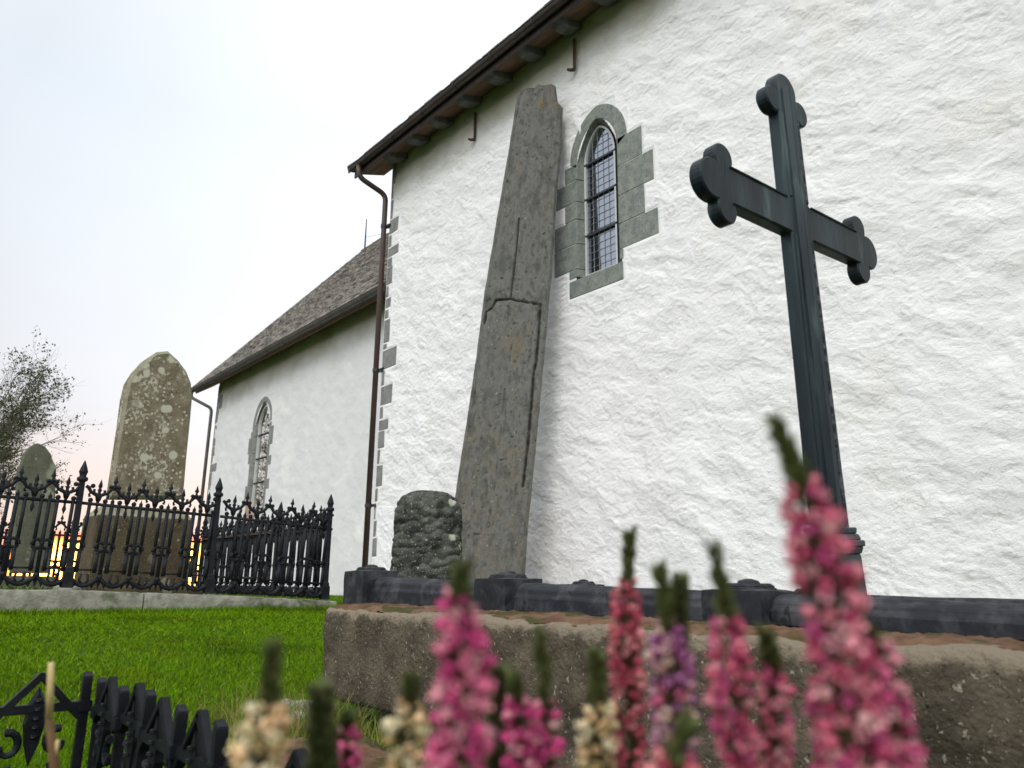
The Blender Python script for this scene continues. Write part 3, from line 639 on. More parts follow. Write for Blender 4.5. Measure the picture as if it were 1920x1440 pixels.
dp = MB().tube(curve_pts([(6.66, 22.5, 5.62), (6.66, 22.5, 5.46), (7.12, 22.02, 5.12), (7.12, 22.02, .2)]), .045, 10).build('downpipe', MAT['grey_gutter'], church, True)
# iron wall ties
for y, z in ((8.645, 7.36), (6.41, 7.36)):
    a = MB(); a.hexa([(WX-.05, y-.022, z-.25), (WX-.03, y-.022, z-.25), (WX-.03, y+.022, z-.25), (WX-.05, y+.022, z-.25), (WX-.05, y-.022, z+.25), (WX-.03, y-.022, z+.25), (WX-.03, y+.022, z+.25), (WX-.05, y+.022, z+.25)])
    a.tube([(WX-.04, y, z-.235), (WX-.09, y+.03, z-.25), (WX-.10, y+.07, z-.22)], [.026, .024, .02], 8)
    a.build('wall_tie', MAT['rust_iron'], church, bevel=.004)
MB().tube([(11.8, 22.3, 11.5), (11.8, 22.3, 12.68)], [.03, .015], 6).tube([(11.8, 22.3, 12.0), (13.5, 20.5, 12.35)], .006, 4).build('lightning_rod', MAT['iron'], church)

# ------------------------------------------------------------------ tall leaning monolith
LP = [(975,172),(968,180),(955,263),(940,353),(925,440),(908,540),(898,620),(894,653),(874,793),(862,866),(852,931),(843,1000),(837,1060),(834,1130)]
RP = [(1040,160),(1042,177),(1045,193),(1055,202),(1053,240),(1055,270),(1051,300),(1044,353),(1040,430),(1035,507),(1028,573),(1025,620),(1021,657),(1005,828),(997,909),(988,999),(983,1090),(981,1130)]
MBt = on_x(925, 1075, 5.55); MTp = on_x(1008, 165, 6.03)
dv = np.array([sin(YAW), cos(YAW), 0]); rt = np.array([cos(YAW), -sin(YAW), 0]); th = radians(-12)
mu = rt*cos(th)+dv*sin(th); mv = MTp-MBt; mv /= np.linalg.norm(mv); mu = mu-mv*np.dot(mu, mv); mu /= np.linalg.norm(mu); mn = np.cross(mu, mv); mn /= np.linalg.norm(mn)
if np.dot(mn, dv) > 0: mn = -mn       # normal towards the viewer
def on_m(px, py): r = ray(px, py); t = np.dot(MBt-EYE, mn)/np.dot(r, mn); return EYE+r*t
def mlocal(px, py): p = on_m(px, py)-MBt; return np.dot(p, mu), np.dot(p, mv)
Lm = np.array([mlocal(*p) for p in LP])[::-1]; Rmn = np.array([mlocal(*p) for p in RP])[::-1]
TP = [(975,172),(985,167),(1003,164),(1010,159),(1022,161),(1033,158),(1040,160)]
Tm = np.array([mlocal(*p) for p in TP])
nv_, nu_ = 560, 84
v0 = -.5; vt = Tm[:, 1].mean()
vv = np.linspace(v0, 1, nv_)
sv = np.linspace(0, 1, nu_)
tt = np.linspace(0, 1, nv_)
def cut(polyline): return np.array([mlocal(*p) for p in polyline])
CR1 = cut([(973,410),(968,470),(962,520),(957,560)]); CR2 = cut([(908,606),(912,584),(923,577),(930,563),(957,561),(985,567),(1013,571),(1010,620),(1005,680),(1000,700),(996,760),(990,830),(980,912)])
CR3 = cut([(962,640),(950,700),(940,800),(930,900),(915,990)])
def pdist(U, V_, P):
    d = np.full(U.shape, 9.)
    for a, b in zip(P[:-1], P[1:]):
        ab = b-a; t = np.clip(((U-a[0])*ab[0]+(V_-a[1])*ab[1])/(ab@ab), 0, 1); d = np.minimum(d, np.hypot(U-a[0]-ab[0]*t, V_-a[1]-ab[1]*t))
    return d
def mono_side(v):
    le = np.interp(v, Lm[:, 1], Lm[:, 0]); re = np.interp(v, Rmn[:, 1], Rmn[:, 0]); return le, re
topL = Tm[0, 1]
VV = np.zeros((nv_, nu_)); UU = np.zeros((nv_, nu_))
for i, t in enumerate(tt):
    vb = v0+(topL-v0)*t; le, re = mono_side(vb); u = le+(re-le)*sv
    vtop = np.interp(u, Tm[:, 0], Tm[:, 1]); k = sstep(.94, 1, t)
    VV[i] = vb+(vtop-topL)*k; UU[i] = u
UU += .006*fbm(VV/.25, UU*0+2., 1., 3, 3)[:, :]*1
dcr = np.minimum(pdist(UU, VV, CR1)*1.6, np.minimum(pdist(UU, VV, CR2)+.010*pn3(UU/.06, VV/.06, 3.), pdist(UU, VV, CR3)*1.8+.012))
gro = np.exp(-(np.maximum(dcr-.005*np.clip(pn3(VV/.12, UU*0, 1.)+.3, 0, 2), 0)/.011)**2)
Hs = .020*fbm(UU/.25, VV/1.2, 0., 4, 21)+.020*fbm(UU/.07, VV/.22, 4., 5, 25)
strip = np.exp(-((UU-np.interp(VV, Lm[:, 1], Lm[:, 0])-.055)/.010)**2)*.012
inside_lower = (VV < np.interp(UU, CR2[:7, 0], CR2[:7, 1])) & (UU < np.interp(VV, CR2[6:, 1][::-1], CR2[6:, 0][::-1]))
Hs = Hs+.012*inside_lower*sstep(CR2[-1, 1]-1.2, CR2[-1, 1]+.6, VV)
ed = np.minimum(sv, 1-sv)[None, :]*.8; rnd = -.035*(1-sstep(0, .035, ed))
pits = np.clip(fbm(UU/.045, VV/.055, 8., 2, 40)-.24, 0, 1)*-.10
D = Hs-gro*.045-strip+rnd+pits
P = MBt+UU[..., None]*mu+VV[..., None]*mv+D[..., None]*mn
thick = .20
Bk = MBt+UU[:, [0, -1], None]*mu+VV[:, [0, -1], None]*mv-thick*mn+mu*np.array([[[.05], [-.05]]]).reshape(1, 2, 1)
allV = np.concatenate([P.reshape(-1, 3), Bk.reshape(-1, 3)]); o_ = nv_*nu_
Fq = [tuple(f) for f in grid_faces(nv_, nu_)]
for i in range(nv_-1):
    Fq.append((i*nu_, (i+1)*nu_, o_+(i+1)*2, o_+i*2)); Fq.append((i*nu_+nu_-1, o_+i*2+1, o_+(i+1)*2+1, (i+1)*nu_+nu_-1)); Fq.append((o_+i*2, o_+(i+1)*2, o_+(i+1)*2+1, o_+i*2+1))
tp = [(nv_-1)*nu_+k for k in range(nu_)]
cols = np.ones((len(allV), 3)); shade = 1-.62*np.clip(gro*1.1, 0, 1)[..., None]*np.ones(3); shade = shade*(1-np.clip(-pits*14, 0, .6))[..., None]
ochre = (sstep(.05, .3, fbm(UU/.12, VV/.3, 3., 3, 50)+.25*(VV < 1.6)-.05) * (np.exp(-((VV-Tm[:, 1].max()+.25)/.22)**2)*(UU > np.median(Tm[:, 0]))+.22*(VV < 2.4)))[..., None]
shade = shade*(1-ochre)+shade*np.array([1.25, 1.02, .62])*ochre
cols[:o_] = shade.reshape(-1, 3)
me = bpy.data.meshes.new('standing_stone'); me.from_pydata(allV.tolist(), [], Fq+[tuple(tp+[o_+nv_*2-1, o_+nv_*2-2])])
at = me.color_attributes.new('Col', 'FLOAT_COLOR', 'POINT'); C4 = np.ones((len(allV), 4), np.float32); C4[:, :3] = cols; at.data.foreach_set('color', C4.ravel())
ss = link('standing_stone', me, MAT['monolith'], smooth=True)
tag(ss, 'very tall grey monolith leaning towards the white church wall beside the arched window', 'standing stone')

# ------------------------------------------------------------------ dark lumpy stone in front of it
cst = at_d(802, 1000, 6.9)
nu, nv2 = 150, 200; A = np.linspace(0, 2*pi, nu); S = np.linspace(0, 1, nv2)
AA, SS = np.meshgrid(A, S, indexing='ij')
hw, hd, HT = .262, .20, .845
pw = 5.0; ca, sa = np.cos(AA), np.sin(AA); sup = (np.abs(ca)**pw+np.abs(sa)**pw)**(-1/pw)
top = np.clip((SS-.80)/.20, 0, 1); shrink = np.sqrt(np.clip(1-top**2.6, 0, 1)); taper = 1.04-.10*SS
X = ca*sup*hw*shrink*taper; Yy = sa*sup*hd*shrink*taper; Zz = SS*HT+.02*(1-shrink)
ww = AA*.28*1.1
def cell(u, v, seed):
    ui, vi = np.floor(u).astype(int), np.floor(v).astype(int); best = np.full(u.shape, 9.)
    for di in (-1, 0, 1):
        for dj in (-1, 0, 1):
            h = PERM[(ui+di+seed) & 4095]; h = PERM[(h+vi+dj) & 4095]; h2 = PERM[(h+77) & 4095]
            best = np.minimum(best, np.hypot(ui+di+.1+.8*h/4095.-u, (vi+dj+.1+.8*h2/4095.-v)))
    return best
lump = 1-np.clip(cell(ww/.10+.5*fbm(ww/.2, Zz/.2, 1., 2, 5), Zz/.070+.9*fbm(ww/.16, Zz/.2, 4., 2, 6), 3), 0, 1.)**2.2*1.2
lump = lump*.052+.014*fbm(X/.05, Yy/.05, Zz/.05, 3, 60)+.02*fbm(X/.25, Yy/.25, Zz/.25, 2, 64)
nl = np.stack([ca*sup, sa*sup*hw/hd*.7, .25+1.2*top], -1); nl /= np.linalg.norm(nl, axis=-1)[..., None]
Pl = np.stack([X, Yy, Zz], -1)+nl*(lump*(.35+.65*shrink))[..., None]
rzs = -YAW+radians(6); Rz = np.array([[cos(rzs), -sin(rzs), 0], [sin(rzs), cos(rzs), 0], [0, 0, 1]])
base = np.array([cst[0], cst[1], .33]); 
Pl = Pl.reshape(-1, 3) @ Rz.T; Pl[:, 0] += .0; Pl += base
tag(link('rough_stone', np_mesh('rough_stone', Pl, grid_faces(nu, nv2)), MAT['moss_stone'], smooth=True), 'squat dark lumpy stone with a rounded top beside the monolith', 'stone')
# raised bank the stones stand on, hidden behind the grave frame
m = rough_box('stone_bank', (5.2, 6.9, .20), (.9, 1.1, .17), MAT['earth'], None, r=.1, res=.08, amp=.03, sc=.4)
tag(m, 'low earth bank under the two standing stones', 'bank')

# ------------------------------------------------------------------ iron cross
CP = np.array([1.842, 1.0, 1.393])
lean = radians(2.6)
cu = np.array([cos(lean), 0, sin(lean)*1.0]); cv = np.array([-sin(lean), 0, cos(lean)]); cw = np.array([0, 1., 0])
# leaning left at the top: the up axis tips towards -X
cross = empty('iron_cross', (1.89, 1.0, .36), 'tall blue black iron cross with trefoil ends leaning above the grave frame', 'cross')
def arc(cx, cy, r, a0, a1, n=12): return [(cx+r*cos(radians(a0+(a1-a0)*k/n)), cy+r*sin(radians(a0+(a1-a0)*k/n))) for k in range(n+1)]
b_, L1 = .055, .45
def lobe():        # trefoil outline of the arm pointing +u, from lower side to upper side
    r1, r2 = .039, .054; c1 = np.array([.348, -.069]); c2 = np.array([.396, 0.])
    d = np.linalg.norm(c2-c1); a = (r1*r1-r2*r2+d*d)/(2*d); h = sqrt(r1*r1-a*a); e = (c2-c1)/d
    I = c1+e*a+h*np.array([e[1], -e[0]])                    # outer notch between the two lobes
    a1 = math.degrees(math.atan2(*(I-c1)[::-1])); a2 = math.degrees(math.atan2(*(I-c2)[::-1]))
    y0 = math.degrees(math.asin((-b_+.004+.069)/r1))
    P = [(b_, -b_+.002)]+arc(*c1, r1, 180-y0, 360+a1, 14)+arc(*c2, r2, a2, -a2, 16)[1:-1]
    P += [(x, -y) for x, y in arc(*c1, r1, 180-y0, 360+a1, 14)[::-1]]+[(b_, b_-.002)]
    return P
def rotp(P, k):
    for _ in range(k): P = [(-y, x) for x, y in P]
    return P
outline = rotp(lobe(), 0)+rotp(lobe(), 1)+rotp(lobe(), 2)+[(-b_*1.02, -b_), (-b_*1.22, -.85), (b_*1.22, -.85), (b_*1.02, -b_)]
T_ = .037
import bmesh
def plate(pts, o, depth, name, mat, par, bev=.004):
    m = MB().prism(pts, o, cu, cv, cw*depth)
    return m.build(name, mat, par, bevel=bev)
plate(outline, CP-cw*T_*.5, T_, 'cross_plate', MAT['cross'], cross)
# raised rim and central rib on the face
def ribm(pts_c, half, hgt, name, mat):
    m = MB(); (a0, b0), (a1, b1) = pts_c; d = np.array([a1-a0, b1-b0]); L_ = np.linalg.norm(d); d = d/L_; nrm = np.array([-d[1], d[0]])
    def pt(s, w, h): q = np.array([a0, b0])+d*s+nrm*w; return CP+cu*q[0]+cv*q[1]-cw*(T_*.5+h)
    V = []
    for s in (0, L_):
        for w, h in ((-half, -.002), (-half*.55, hgt), (half*.55, hgt), (half, -.002)): V.append(pt(s, w, h))
    m.add(V, [(0, 4, 5, 1), (1, 5, 6, 2), (2, 6, 7, 3), (0, 1, 2, 3), (4, 7, 6, 5), (0, 3, 7, 4)])
    return m.build(name, mat, cross, bevel=.002)
ribm(((0, -.85), (0, .40)), .021, .016, 'shaft_rib', MAT['cross'])
for sg in (-1, 1):
    ribm(((sg*.05*1.0, -.84), (sg*.040, -.055)), (.011 if sg > 0 else .005), .005, 'flaking_rim', MAT['cross_edge' if sg > 0 else 'cross'])
    ribm(((sg*.041, .055), (sg*.041, .31)), (.009 if sg > 0 else .005), .005, 'flaking_rim', MAT['cross_edge' if sg > 0 else 'cross'])
    for s2 in (-1, 1):
        ribm(((sg*.06, s2*.049), (sg*.325, s2*.049)), .004, .005, 'flaking_rim', MAT['cross'])
# collar and base block
def cpt(a, b, w): return CP+cu*a+cv*b+cw*w
col_ = MB()
for z0, z1, e0, e1 in ((-.851, -.835, .062, .064), (-.867, -.851, .072, .066), (-.883, -.867, .079, .079), (-.901, -.883, .068, .075), (-1.06, -.901, .072, .066)):
    P4 = []
    for z, e in ((z0, e0), (z1, e1)): P4 += [cpt(-e, z, -e*.62), cpt(e, z, -e*.62), cpt(e, z, e*.62), cpt(-e, z, e*.62)]
    col_.hexa(P4)
col_.build('moulded_base', MAT['cross'], cross, bevel=.003)

# ------------------------------------------------------------------ concrete plinth under the grave frame
def plwarp(V):
    V = V.copy(); fr = V[:, 0] < -.9
    y = V[:, 1]; z = V[:, 2]
    V[:, 0] += np.where(V[:, 0] < 0, .03*fbm(y/.3, z/.3, 0., 3, 70)-.05*sstep(-.08, -.2, z)*0, 0)
    low = sstep(-.10, -.16, z)*sstep(.75, 1.4, y)*(V[:, 0] < 0)
    V[:, 0] += .10*low*(1+fbm(y/.1, z/.1, 0., 3, 72)); V[:, 2] += .03*low
    return V
pl = rough_box('grave_plinth', (2.05, .83, .165), (.83, 1.60, .165), MAT['concrete'], None, r=.022, res=.014, amp=.010, sc=.10, seed=33, warp=plwarp)
tag(pl, 'rough brown concrete plinth under the dark grave frame', 'plinth')
# red brown earth cap spilling over the worn top edge
nx, ny = 90, 800; XX, YY = np.meshgrid(np.linspace(1.226, 2.86, nx), np.linspace(-.75, 2.41, ny), indexing='ij')
edge = .035*fbm(YY/.07, 0*YY, 3., 5, 80); XX = XX+(.010+.6*np.abs(edge))*sstep(1.32, 1.226, XX)
ZZ = .339+.012*fbm(XX/.10, YY/.10, 0., 4, 90)+.009*fbm(XX/.022, YY/.022, 2., 3, 95)+.008*sstep(1.3, 1.6, XX)-.016*sstep(1.262, 1.236, XX)
link('earth_cap', np_mesh('earth_cap', np.stack([XX, YY, ZZ], -1).reshape(-1, 3), grid_faces(nx, ny)), MAT['earth'], pl, True)

# ------------------------------------------------------------------ dark grave frame: moulded rails and square corner posts with rosettes
frame = empty('grave_surround', (1.4, 1.0, .33), 'dark moulded stone grave frame with square posts lying on the concrete plinth', 'grave frame')
def ztop(y): return np.interp(y, [0, .53, 2.1, 2.7], [.386, .392, .424, .432])
def rail(x0, y0, x1, y1, zb, zt0, zt1, hw=.055, par=frame):
    d = np.array([x1-x0, y1-y0, 0.]); d /= np.linalg.norm(d); n = np.array([-d[1], d[0], 0]); m = MB(); V = []
    pf = [(-1, 0), (-1, .52), (-.86, .60), (-.80, .80), (-.55, .92), (-.3, 1.0), (.3, 1.0), (.55, .92), (.80, .80), (.86, .60), (1, .52), (1, 0)]
    N = 14
    for k in range(N):
        t = k/(N-1); p = np.array([x0+(x1-x0)*t, y0+(y1-y0)*t, 0]); zt = zt0+(zt1-zt0)*t
        for a, b in pf: V.append(p+n*a*hw+np.array([0, 0, zb+(zt-zb)*b+.0015*random.Random(k*20+int(b*50)).uniform(-1, 1)]))
    M2 = len(pf); m.add(V, [(k*M2+i, k*M2+(i+1) % M2, (k+1)*M2+(i+1) % M2, (k+1)*M2+i) for k in range(N-1) for i in range(M2)]+[tuple(range(M2)), tuple((N-1)*M2+i for i in range(M2))[::-1]])
    return m.build('rail', MAT['frame_stone'], par, bevel=.003)
def post(x, y, z0, z1, s=.072):
    p = rough_box('post', (x, y, (z0+z1)/2), (s, s, (z1-z0)/2), MAT['frame_stone'], frame, r=.006, res=.02, amp=.003, sc=.07, seed=int(y*10))
    m = MB()
    rr = s*.80
    for k in range(10):
        a = 2*pi*k/10; m.lathe([(-.004, rr*.30), (.008, rr*.30), (.013, rr*.15)], (x+rr*.62*cos(a), y+rr*.62*sin(a), z1), 7)
    m.lathe([(-.01, rr), (.003, rr*.98), (.006, rr*.8), (.006, rr*.5), (.018, rr*.36), (.022, rr*.12)], (x, y, z1), 14)
    m.build('rosette', MAT['frame_stone'], p, bevel=0)
zb = .338
PY = [2.545, 1.76, .965, .17]
PZ = [.452, .428, .408, .39]
for y, z1 in zip(PY, PZ): post(1.455, y, zb-.005, z1)
for a, b in zip(PY[:-1], PY[1:]): rail(1.47, a-.07, 1.47, b+.07, zb, ztop(a-.07), ztop(b+.07))
rail(1.47, .10, 1.47, -.7, zb, ztop(.1), .378)
rail(1.53, 2.55, 2.5, 2.55, zb, .395, .385)
for y, z1 in ((2.55, .41), (1.45, .392), (.3, .388)): post(2.55, y, zb-.005, z1, .068)
rail(2.55, 2.48, 2.55, 1.52, zb, .385, .375); rail(2.55, 1.38, 2.55, -.7, zb, .388, .376)
for p_ in (): pass

# ------------------------------------------------------------------ enclosed grave plot: kerb, fence, headstones
FY, FX, FB = 7.0, 3.51, 10.6
KX = [-2.6, -.2, 1.86, 3.60]
def ktop(x): return np.interp(x, [-2.6, 1.3, 2.4, 3.6], [.335, .318, .278, .218])
labs = ['long mossy granite kerb stone at the left under the grave fence', 'mossy granite kerb stone under the fence in front of the tall headstone', 'granite kerb stone below the right half of the grave fence, ending at its corner post']
for i, (a, b) in enumerate(zip(KX[:-1], KX[1:])):
    def wp(V, a=a, b=b):
        V = V.copy(); x = V[:, 0]+(a+b)/2; V[:, 2] += np.where(V[:, 2] > 0, ktop(x)-.30, 0); return V
    k_ = rough_box('kerb_stone', ((a+b)/2, FY, .15), ((b-a)/2-.004, .10, .15), MAT['kerb'], None, r=.015, res=.03, amp=.008, sc=.1, seed=i*9, warp=wp)
    tag(k_, labs[i], 'kerb stone', 'kerb stones round the fenced grave plot')
k_ = rough_box('kerb_stone', (FX, 8.85, .09), (.09, 1.74, .13), MAT['kerb'], None, r=.015, res=.05, amp=.008, sc=.1, seed=70)
tag(k_, 'granite kerb stone along the church side of the fenced plot', 'kerb stone', 'kerb stones round the fenced grave plot')
k_ = rough_box('kerb_stone', (.55, FB+.09, .10), (3.05, .09, .14), MAT['kerb'], None, r=.015, res=.06, amp=.008, sc=.1, seed=71)
tag(k_, 'granite kerb stone under the far side of the fenced plot', 'kerb stone', 'kerb stones round the fenced grave plot')
nx = 120; XX, YY = np.meshgrid(np.linspace(-2.4, 3.45, nx), np.linspace(7.08, 10.5, 70), indexing='ij')
bedz = lambda x, y: .215-.035*sstep(1.5, 3.4, x)+.012*fbm(np.asarray(x)/.3, np.asarray(y)/.3, 0., 3, 66)
tag(link('plot_bed', np_mesh('plot_bed', np.stack([XX, YY, bedz(XX, YY)], -1).reshape(-1, 3), grid_faces(nx, 70)), MAT['ground'], smooth=True), 'turf bed inside the fenced grave plot', None, None, 'structure')
r = np.random.RandomState(8); n = 16000; xs = -2.3+5.7*r.rand(n); ys = 7.12+3.3*r.rand(n)**1.6
V, Q, T, C = blades(n, xs, ys, .03, .09, .004, 6, lawn_cols, z0=bedz)
n2 = 1500; xs = -2.3+3.6*r.rand(n2); ys = 7.15+.9*r.rand(n2)
V2, Q2, T2, C2 = blades(n2, xs, ys, .05, .17, .016, 61, lambda x, y, r, n: np.array([.14, .22, .04])*(.6+.9*r.rand(n))[:, None], .9, z0=bedz)
tag(link('plot_weeds', np_mesh('plot_weeds', np.concatenate([V, V2]), np.concatenate([Q, Q2+len(V)]), np.concatenate([T, T2+len(V)]), np.concatenate([C, C2])), MAT['lawn_blade']), 'green weeds and grass inside the fenced plot', None, None, 'stuff')

HF = .66       # rail height above the kerb
def picket_mesh(kind):
    m = MB()
    if kind == 'centre':
        m.tube([(0, 0, .05), (0, 0, HF+.02)], .0160, 6); m.lathe([(0, .012), (.02, .016), (.035, .006), (.055, .001)], (0, 0, HF+.015), 6)
        m.lathe([(-.02, .012), (0, .021), (.02, .012)], (0, 0, .33), 6)
        m.lathe([(-.05, .002), (-.02, .012), (.02, .016), (.045, .010)], (0, 0, .055), 6)
    else:
        m.tube([(0, 0, .30), (0, 0, HF+.02)], .0145, 6); m.ball((0, 0, HF+.03), .020, 7)
        sg = -1 if kind == 'left' else 1
        ring = [(sg*.006+sg*-.028+.034*cos(t)*sg, 0, .325+.034*sin(t)) for t in np.linspace(-.3, 2*pi*.88, 18)]
        m.tube(ring, .0150, 6); m.ball((ring[-1][0], 0, ring[-1][2]), .015, 6)
        m.tube([(sg*-.010, 0, .12), (sg*-.010, 0, .27)], .0165, 6); m.ball((sg*-.010, 0, .275), .018, 6)
    return m.mesh('picket')
pm = {k: picket_mesh(k) for k in ('centre', 'left', 'right')}
for me in pm.values(): me.materials.append(MAT['iron']); me.shade_smooth()
fm = MB(); fm.lathe([(-.17, .001), (-.13, .016), (-.10, .008), (-.03, .014), (0, .020), (.025, .012), (.035, .012), (.047, .019), (.058, .009), (.078, .017), (.10, .012), (.135, .001)], (0, 0, HF+.070), 8)
fmesh = fm.mesh('spear_finial'); fmesh.materials.append(MAT['iron']); fmesh.shade_smooth()
am = MB(); am.lathe([(-.02, .010), (0, .020), (.02, .010), (.03, .008), (.045, .020), (.06, .012), (.10, .001)], (0, 0, HF+.150), 8)
for s in (-1, 1): am.ball((s*.030, 0, HF+.150), .018, 7)
amesh = am.mesh('cross_finial'); amesh.materials.append(MAT['iron']); amesh.shade_smooth()
def post_mesh(h):
    m = MB(); m.lathe([(0, .052), (.12, .050), (.125, .042), (.15, .040), (.16, .031), (h-.17, .029)], (0, 0, 0), 4)
    m.lathe([(h-.17, .026), (h-.165, .038), (h-.15, .042), (h-.135, .038), (h-.13, .025), (h-.115, .026), (h-.09, .034), (h-.06, .025), (h-.02, .011), (h, .004)], (0, 0, 0), 12)
    me = m.mesh('fence_post'); me.materials.append(MAT['iron']); return me
def fence(root, runs):
    pmesh = post_mesh(1.0)
    def child(name, me, par, loc, rot=None):
        o = bpy.data.objects.new(name, me); COL.objects.link(o); o.parent = par; o.location = loc
        if rot: o.rotation_euler = rot
        return o
    posts = []
    for P0, P1, nmod, lp in runs:
        P0 = np.array(P0); P1 = np.array(P1); d = P1-P0; L_ = np.linalg.norm(d); yaw = math.atan2(d[1], d[0]); til = -math.asin(d[2]/L_)
        w = L_/nmod; m = MB()
        # panel frame: top rail, wavy crest of S curves, bottom scallops
        m.box((0, -.011, HF-.012), (L_, .011, HF+.012))
        for k in range(nmod+1):
            xa = k*w
            for sg in (-1, 1):
                if (k == 0 and sg < 0) or (k == nmod and sg > 0): continue
                xv = xa+sg*w/2
                pts = [(xa+sg*.006, 0, HF+.140), (xa+sg*w*.12, 0, HF+.128), (xa+sg*w*.22, 0, HF+.095), (xa+sg*w*.34, 0, HF+.085), (xa+sg*w*.44, 0, HF+.07), (xv, 0, HF+.03)]
                m.tube(pts, [.014, .016, .013, .017, .016, .018], 6)
                m.tube([(xa+sg*w*.24, 0, HF+.10), (xa+sg*w*.17, 0, HF+.075), (xa+sg*w*.21, 0, HF+.055)], [.009, .009, .012], 5)
                m.tube([(xa+sg*w*.30, 0, HF+.085), (xa+sg*w*.33, 0, HF+.12)], [.010, .012], 5)
            if k in (0, nmod): m.ball((xa+(.055 if k == 0 else -.055), 0, HF+.145), .019, 7)
        for k in range(nmod+0):
            xc = k*w
            pts = [(xc+w*t, 0, .085-.065*sin(pi*t)) for t in np.linspace(0, 1, 9)]
            m.tube(pts, .018, 6); m.ball((xc, 0, .09), .026, 6)
            m.box((xc+w*.12, -.006, .135), (xc+w*.88, .006, .150))
            for q in range(3):
                xq = xc+w*(.2+.3*q); m.prism([(-.022, .0), (.022, .0), (0, -.045)], (xq, -.004, .045), (1, 0, 0), (0, 0, 1), (0, .008, 0))
            m.tube([(xc+w*.5, 0, .02), (xc+w*.36, 0, .06), (xc+w*.40, 0, .11)], .010, 5); m.tube([(xc+w*.5, 0, .02), (xc+w*.64, 0, .06), (xc+w*.60, 0, .11)], .010, 5)
        pan = child('panel', m.mesh('panel'), root, tuple(P0-np.array(root.location)), (0, til, yaw)); pan.data.materials.append(MAT['iron']); pan.data.shade_smooth()
        for k in range(nmod+1):
            if 0 < k < nmod:
                child('picket', pm['centre'], pan, (k*w, 0, 0)); child('cross_finial', amesh, pan, (k*w, 0, 0))
            if k > 0: child('picket', pm['left'], pan, (k*w-w*.25, 0, 0))
            if k < nmod: child('picket', pm['right'], pan, (k*w+w*.25, 0, 0)); child('spear_finial', fmesh, pan, ((k+.5)*w, 0, 0))
        for q in ((P0, 'a'), (P1, 'b')):
            if lp and not any(np.linalg.norm(q[0]-x) < .1 for x in posts):
                posts.append(q[0]); child('post', pmesh, root, tuple(q[0]-np.array(root.location)), (0, 0, pi/4*0))
gf = empty('grave_fence', (1.3, FY, .33), 'ornate black iron grave fence with spear topped posts round the lichened headstone', 'iron fence')
p0 = (-1.0+.1, FY, .375); p1 = (1.305, FY, .335); p2 = (2.405, FY, .295); p3 = (3.505, FY, .235)
fence(gf, [((.205, FY, .355), p1, 5, 1), ((-.9, FY, .36), (.205, FY, .355), 5, 1), (p1, p2, 5, 1), (p2, p3, 5, 1),
           (p3, (FX, 8.2, .235), 6, 1), ((FX, 8.2, .235), (FX, 9.4, .23), 6, 1), ((FX, 9.4, .23), (FX, FB, .22), 6, 1),
           ((FX, FB, .22), (2.3, FB, .235), 5, 1), ((2.3, FB, .235), (1.1, FB, .24), 5, 1), ((1.1, FB, .24), (-.1, FB, .25), 5, 1), ((-.1, FB, .25), (-1.3, FB, .26), 5, 1)])
for y0 in (8.3, 9.5): MB().box((FX-.03, y0, .905), (FX-.012, y0+1.1, .925)).build('flat_rail', MAT['rust_iron'], gf)
MB().box((FX-.03, 8.3, .42), (FX-.012, 10.5, .44)).build('flat_rail', MAT['rust_iron'], gf)

# tall pointed headstone on a chamfered pedestal
GY = 8.3
hs = empty('tall_headstone', (2.15, GY, .2), 'tall lichen spotted pointed headstone on a brown pedestal behind the iron fence', 'headstone')
def stone_slab(name, pts, y0, th, mat, par, chamf, rim, res=.02):
    m = MB(); n = len(pts); c = np.mean(pts, 0)
    fr = [tuple(np.array(p)+(c-np.array(p))*min(.5, chamf/np.linalg.norm(c-np.array(p)))) for p in pts]
    m.prism(pts, (0, y0+chamf, 0), (1, 0, 0), (0, 0, 1), (0, th-chamf, 0))
    o = m.build(name, mat, par)
    m2 = MB(); V = [(a, y0+chamf-.001, b) for a, b in pts]+[(a, y0, b) for a, b in fr]
    m2.add(V, [(i, (i+1) % n, (i+1) % n+n, i+n) for i in range(n)]); m2.build('chamfer', rim, par)
    m3 = MB(); m3.add([(a, y0, b) for a, b in fr], [tuple(range(n))]); m3.build('face', mat, par)
    return o
def P8(px, py, y=GY): p = on_y(px, py, y); return (p[0], p[2])
lft = [P8(*q) for q in ((206, 935), (217, 860), (226, 800), (233, 745), (240, 716), (252, 696), (272, 674), (295, 659))]
rgt = [P8(*q) for q in ((316, 657), (335, 674), (351, 695), (360, 718), (362, 745), (358, 790), (351, 860), (345, 935))]
stone_slab('slab', lft+rgt, GY, .17, MAT['grave_lichen'], hs, .035, MAT['pedestal_rim'])
b0 = P8(178, 968); b1 = P8(357, 968)
m = MB(); zc = 1.0
def frust(m, x0, x1, y0, y1, z0, x2, x3, y2, y3, z1): return m.hexa([(x0,y0,z0),(x1,y0,z0),(x1,y1,z0),(x0,y1,z0),(x2,y2,z1),(x3,y2,z1),(x3,y3,z1),(x2,y3,z1)])
frust(m, 1.70, 2.62, GY-.08, GY+.50, .33, 1.70, 2.60, GY-.08, GY+.50, .99); m.build('pedestal', MAT['pedestal'], hs, bevel=.01)
m = MB(); frust(m, 1.70, 2.60, GY-.08, GY+.5, .99, 1.79, 2.51, GY-.01, GY+.42, 1.10); m.build('sloped_shoulder', MAT['pedestal_rim'], hs, bevel=.008)
rough_box('plinth_step', (2.17, GY+.18, .27), (.56, .40, .07), MAT['pedestal'], hs, r=.02, res=.04, amp=.01)
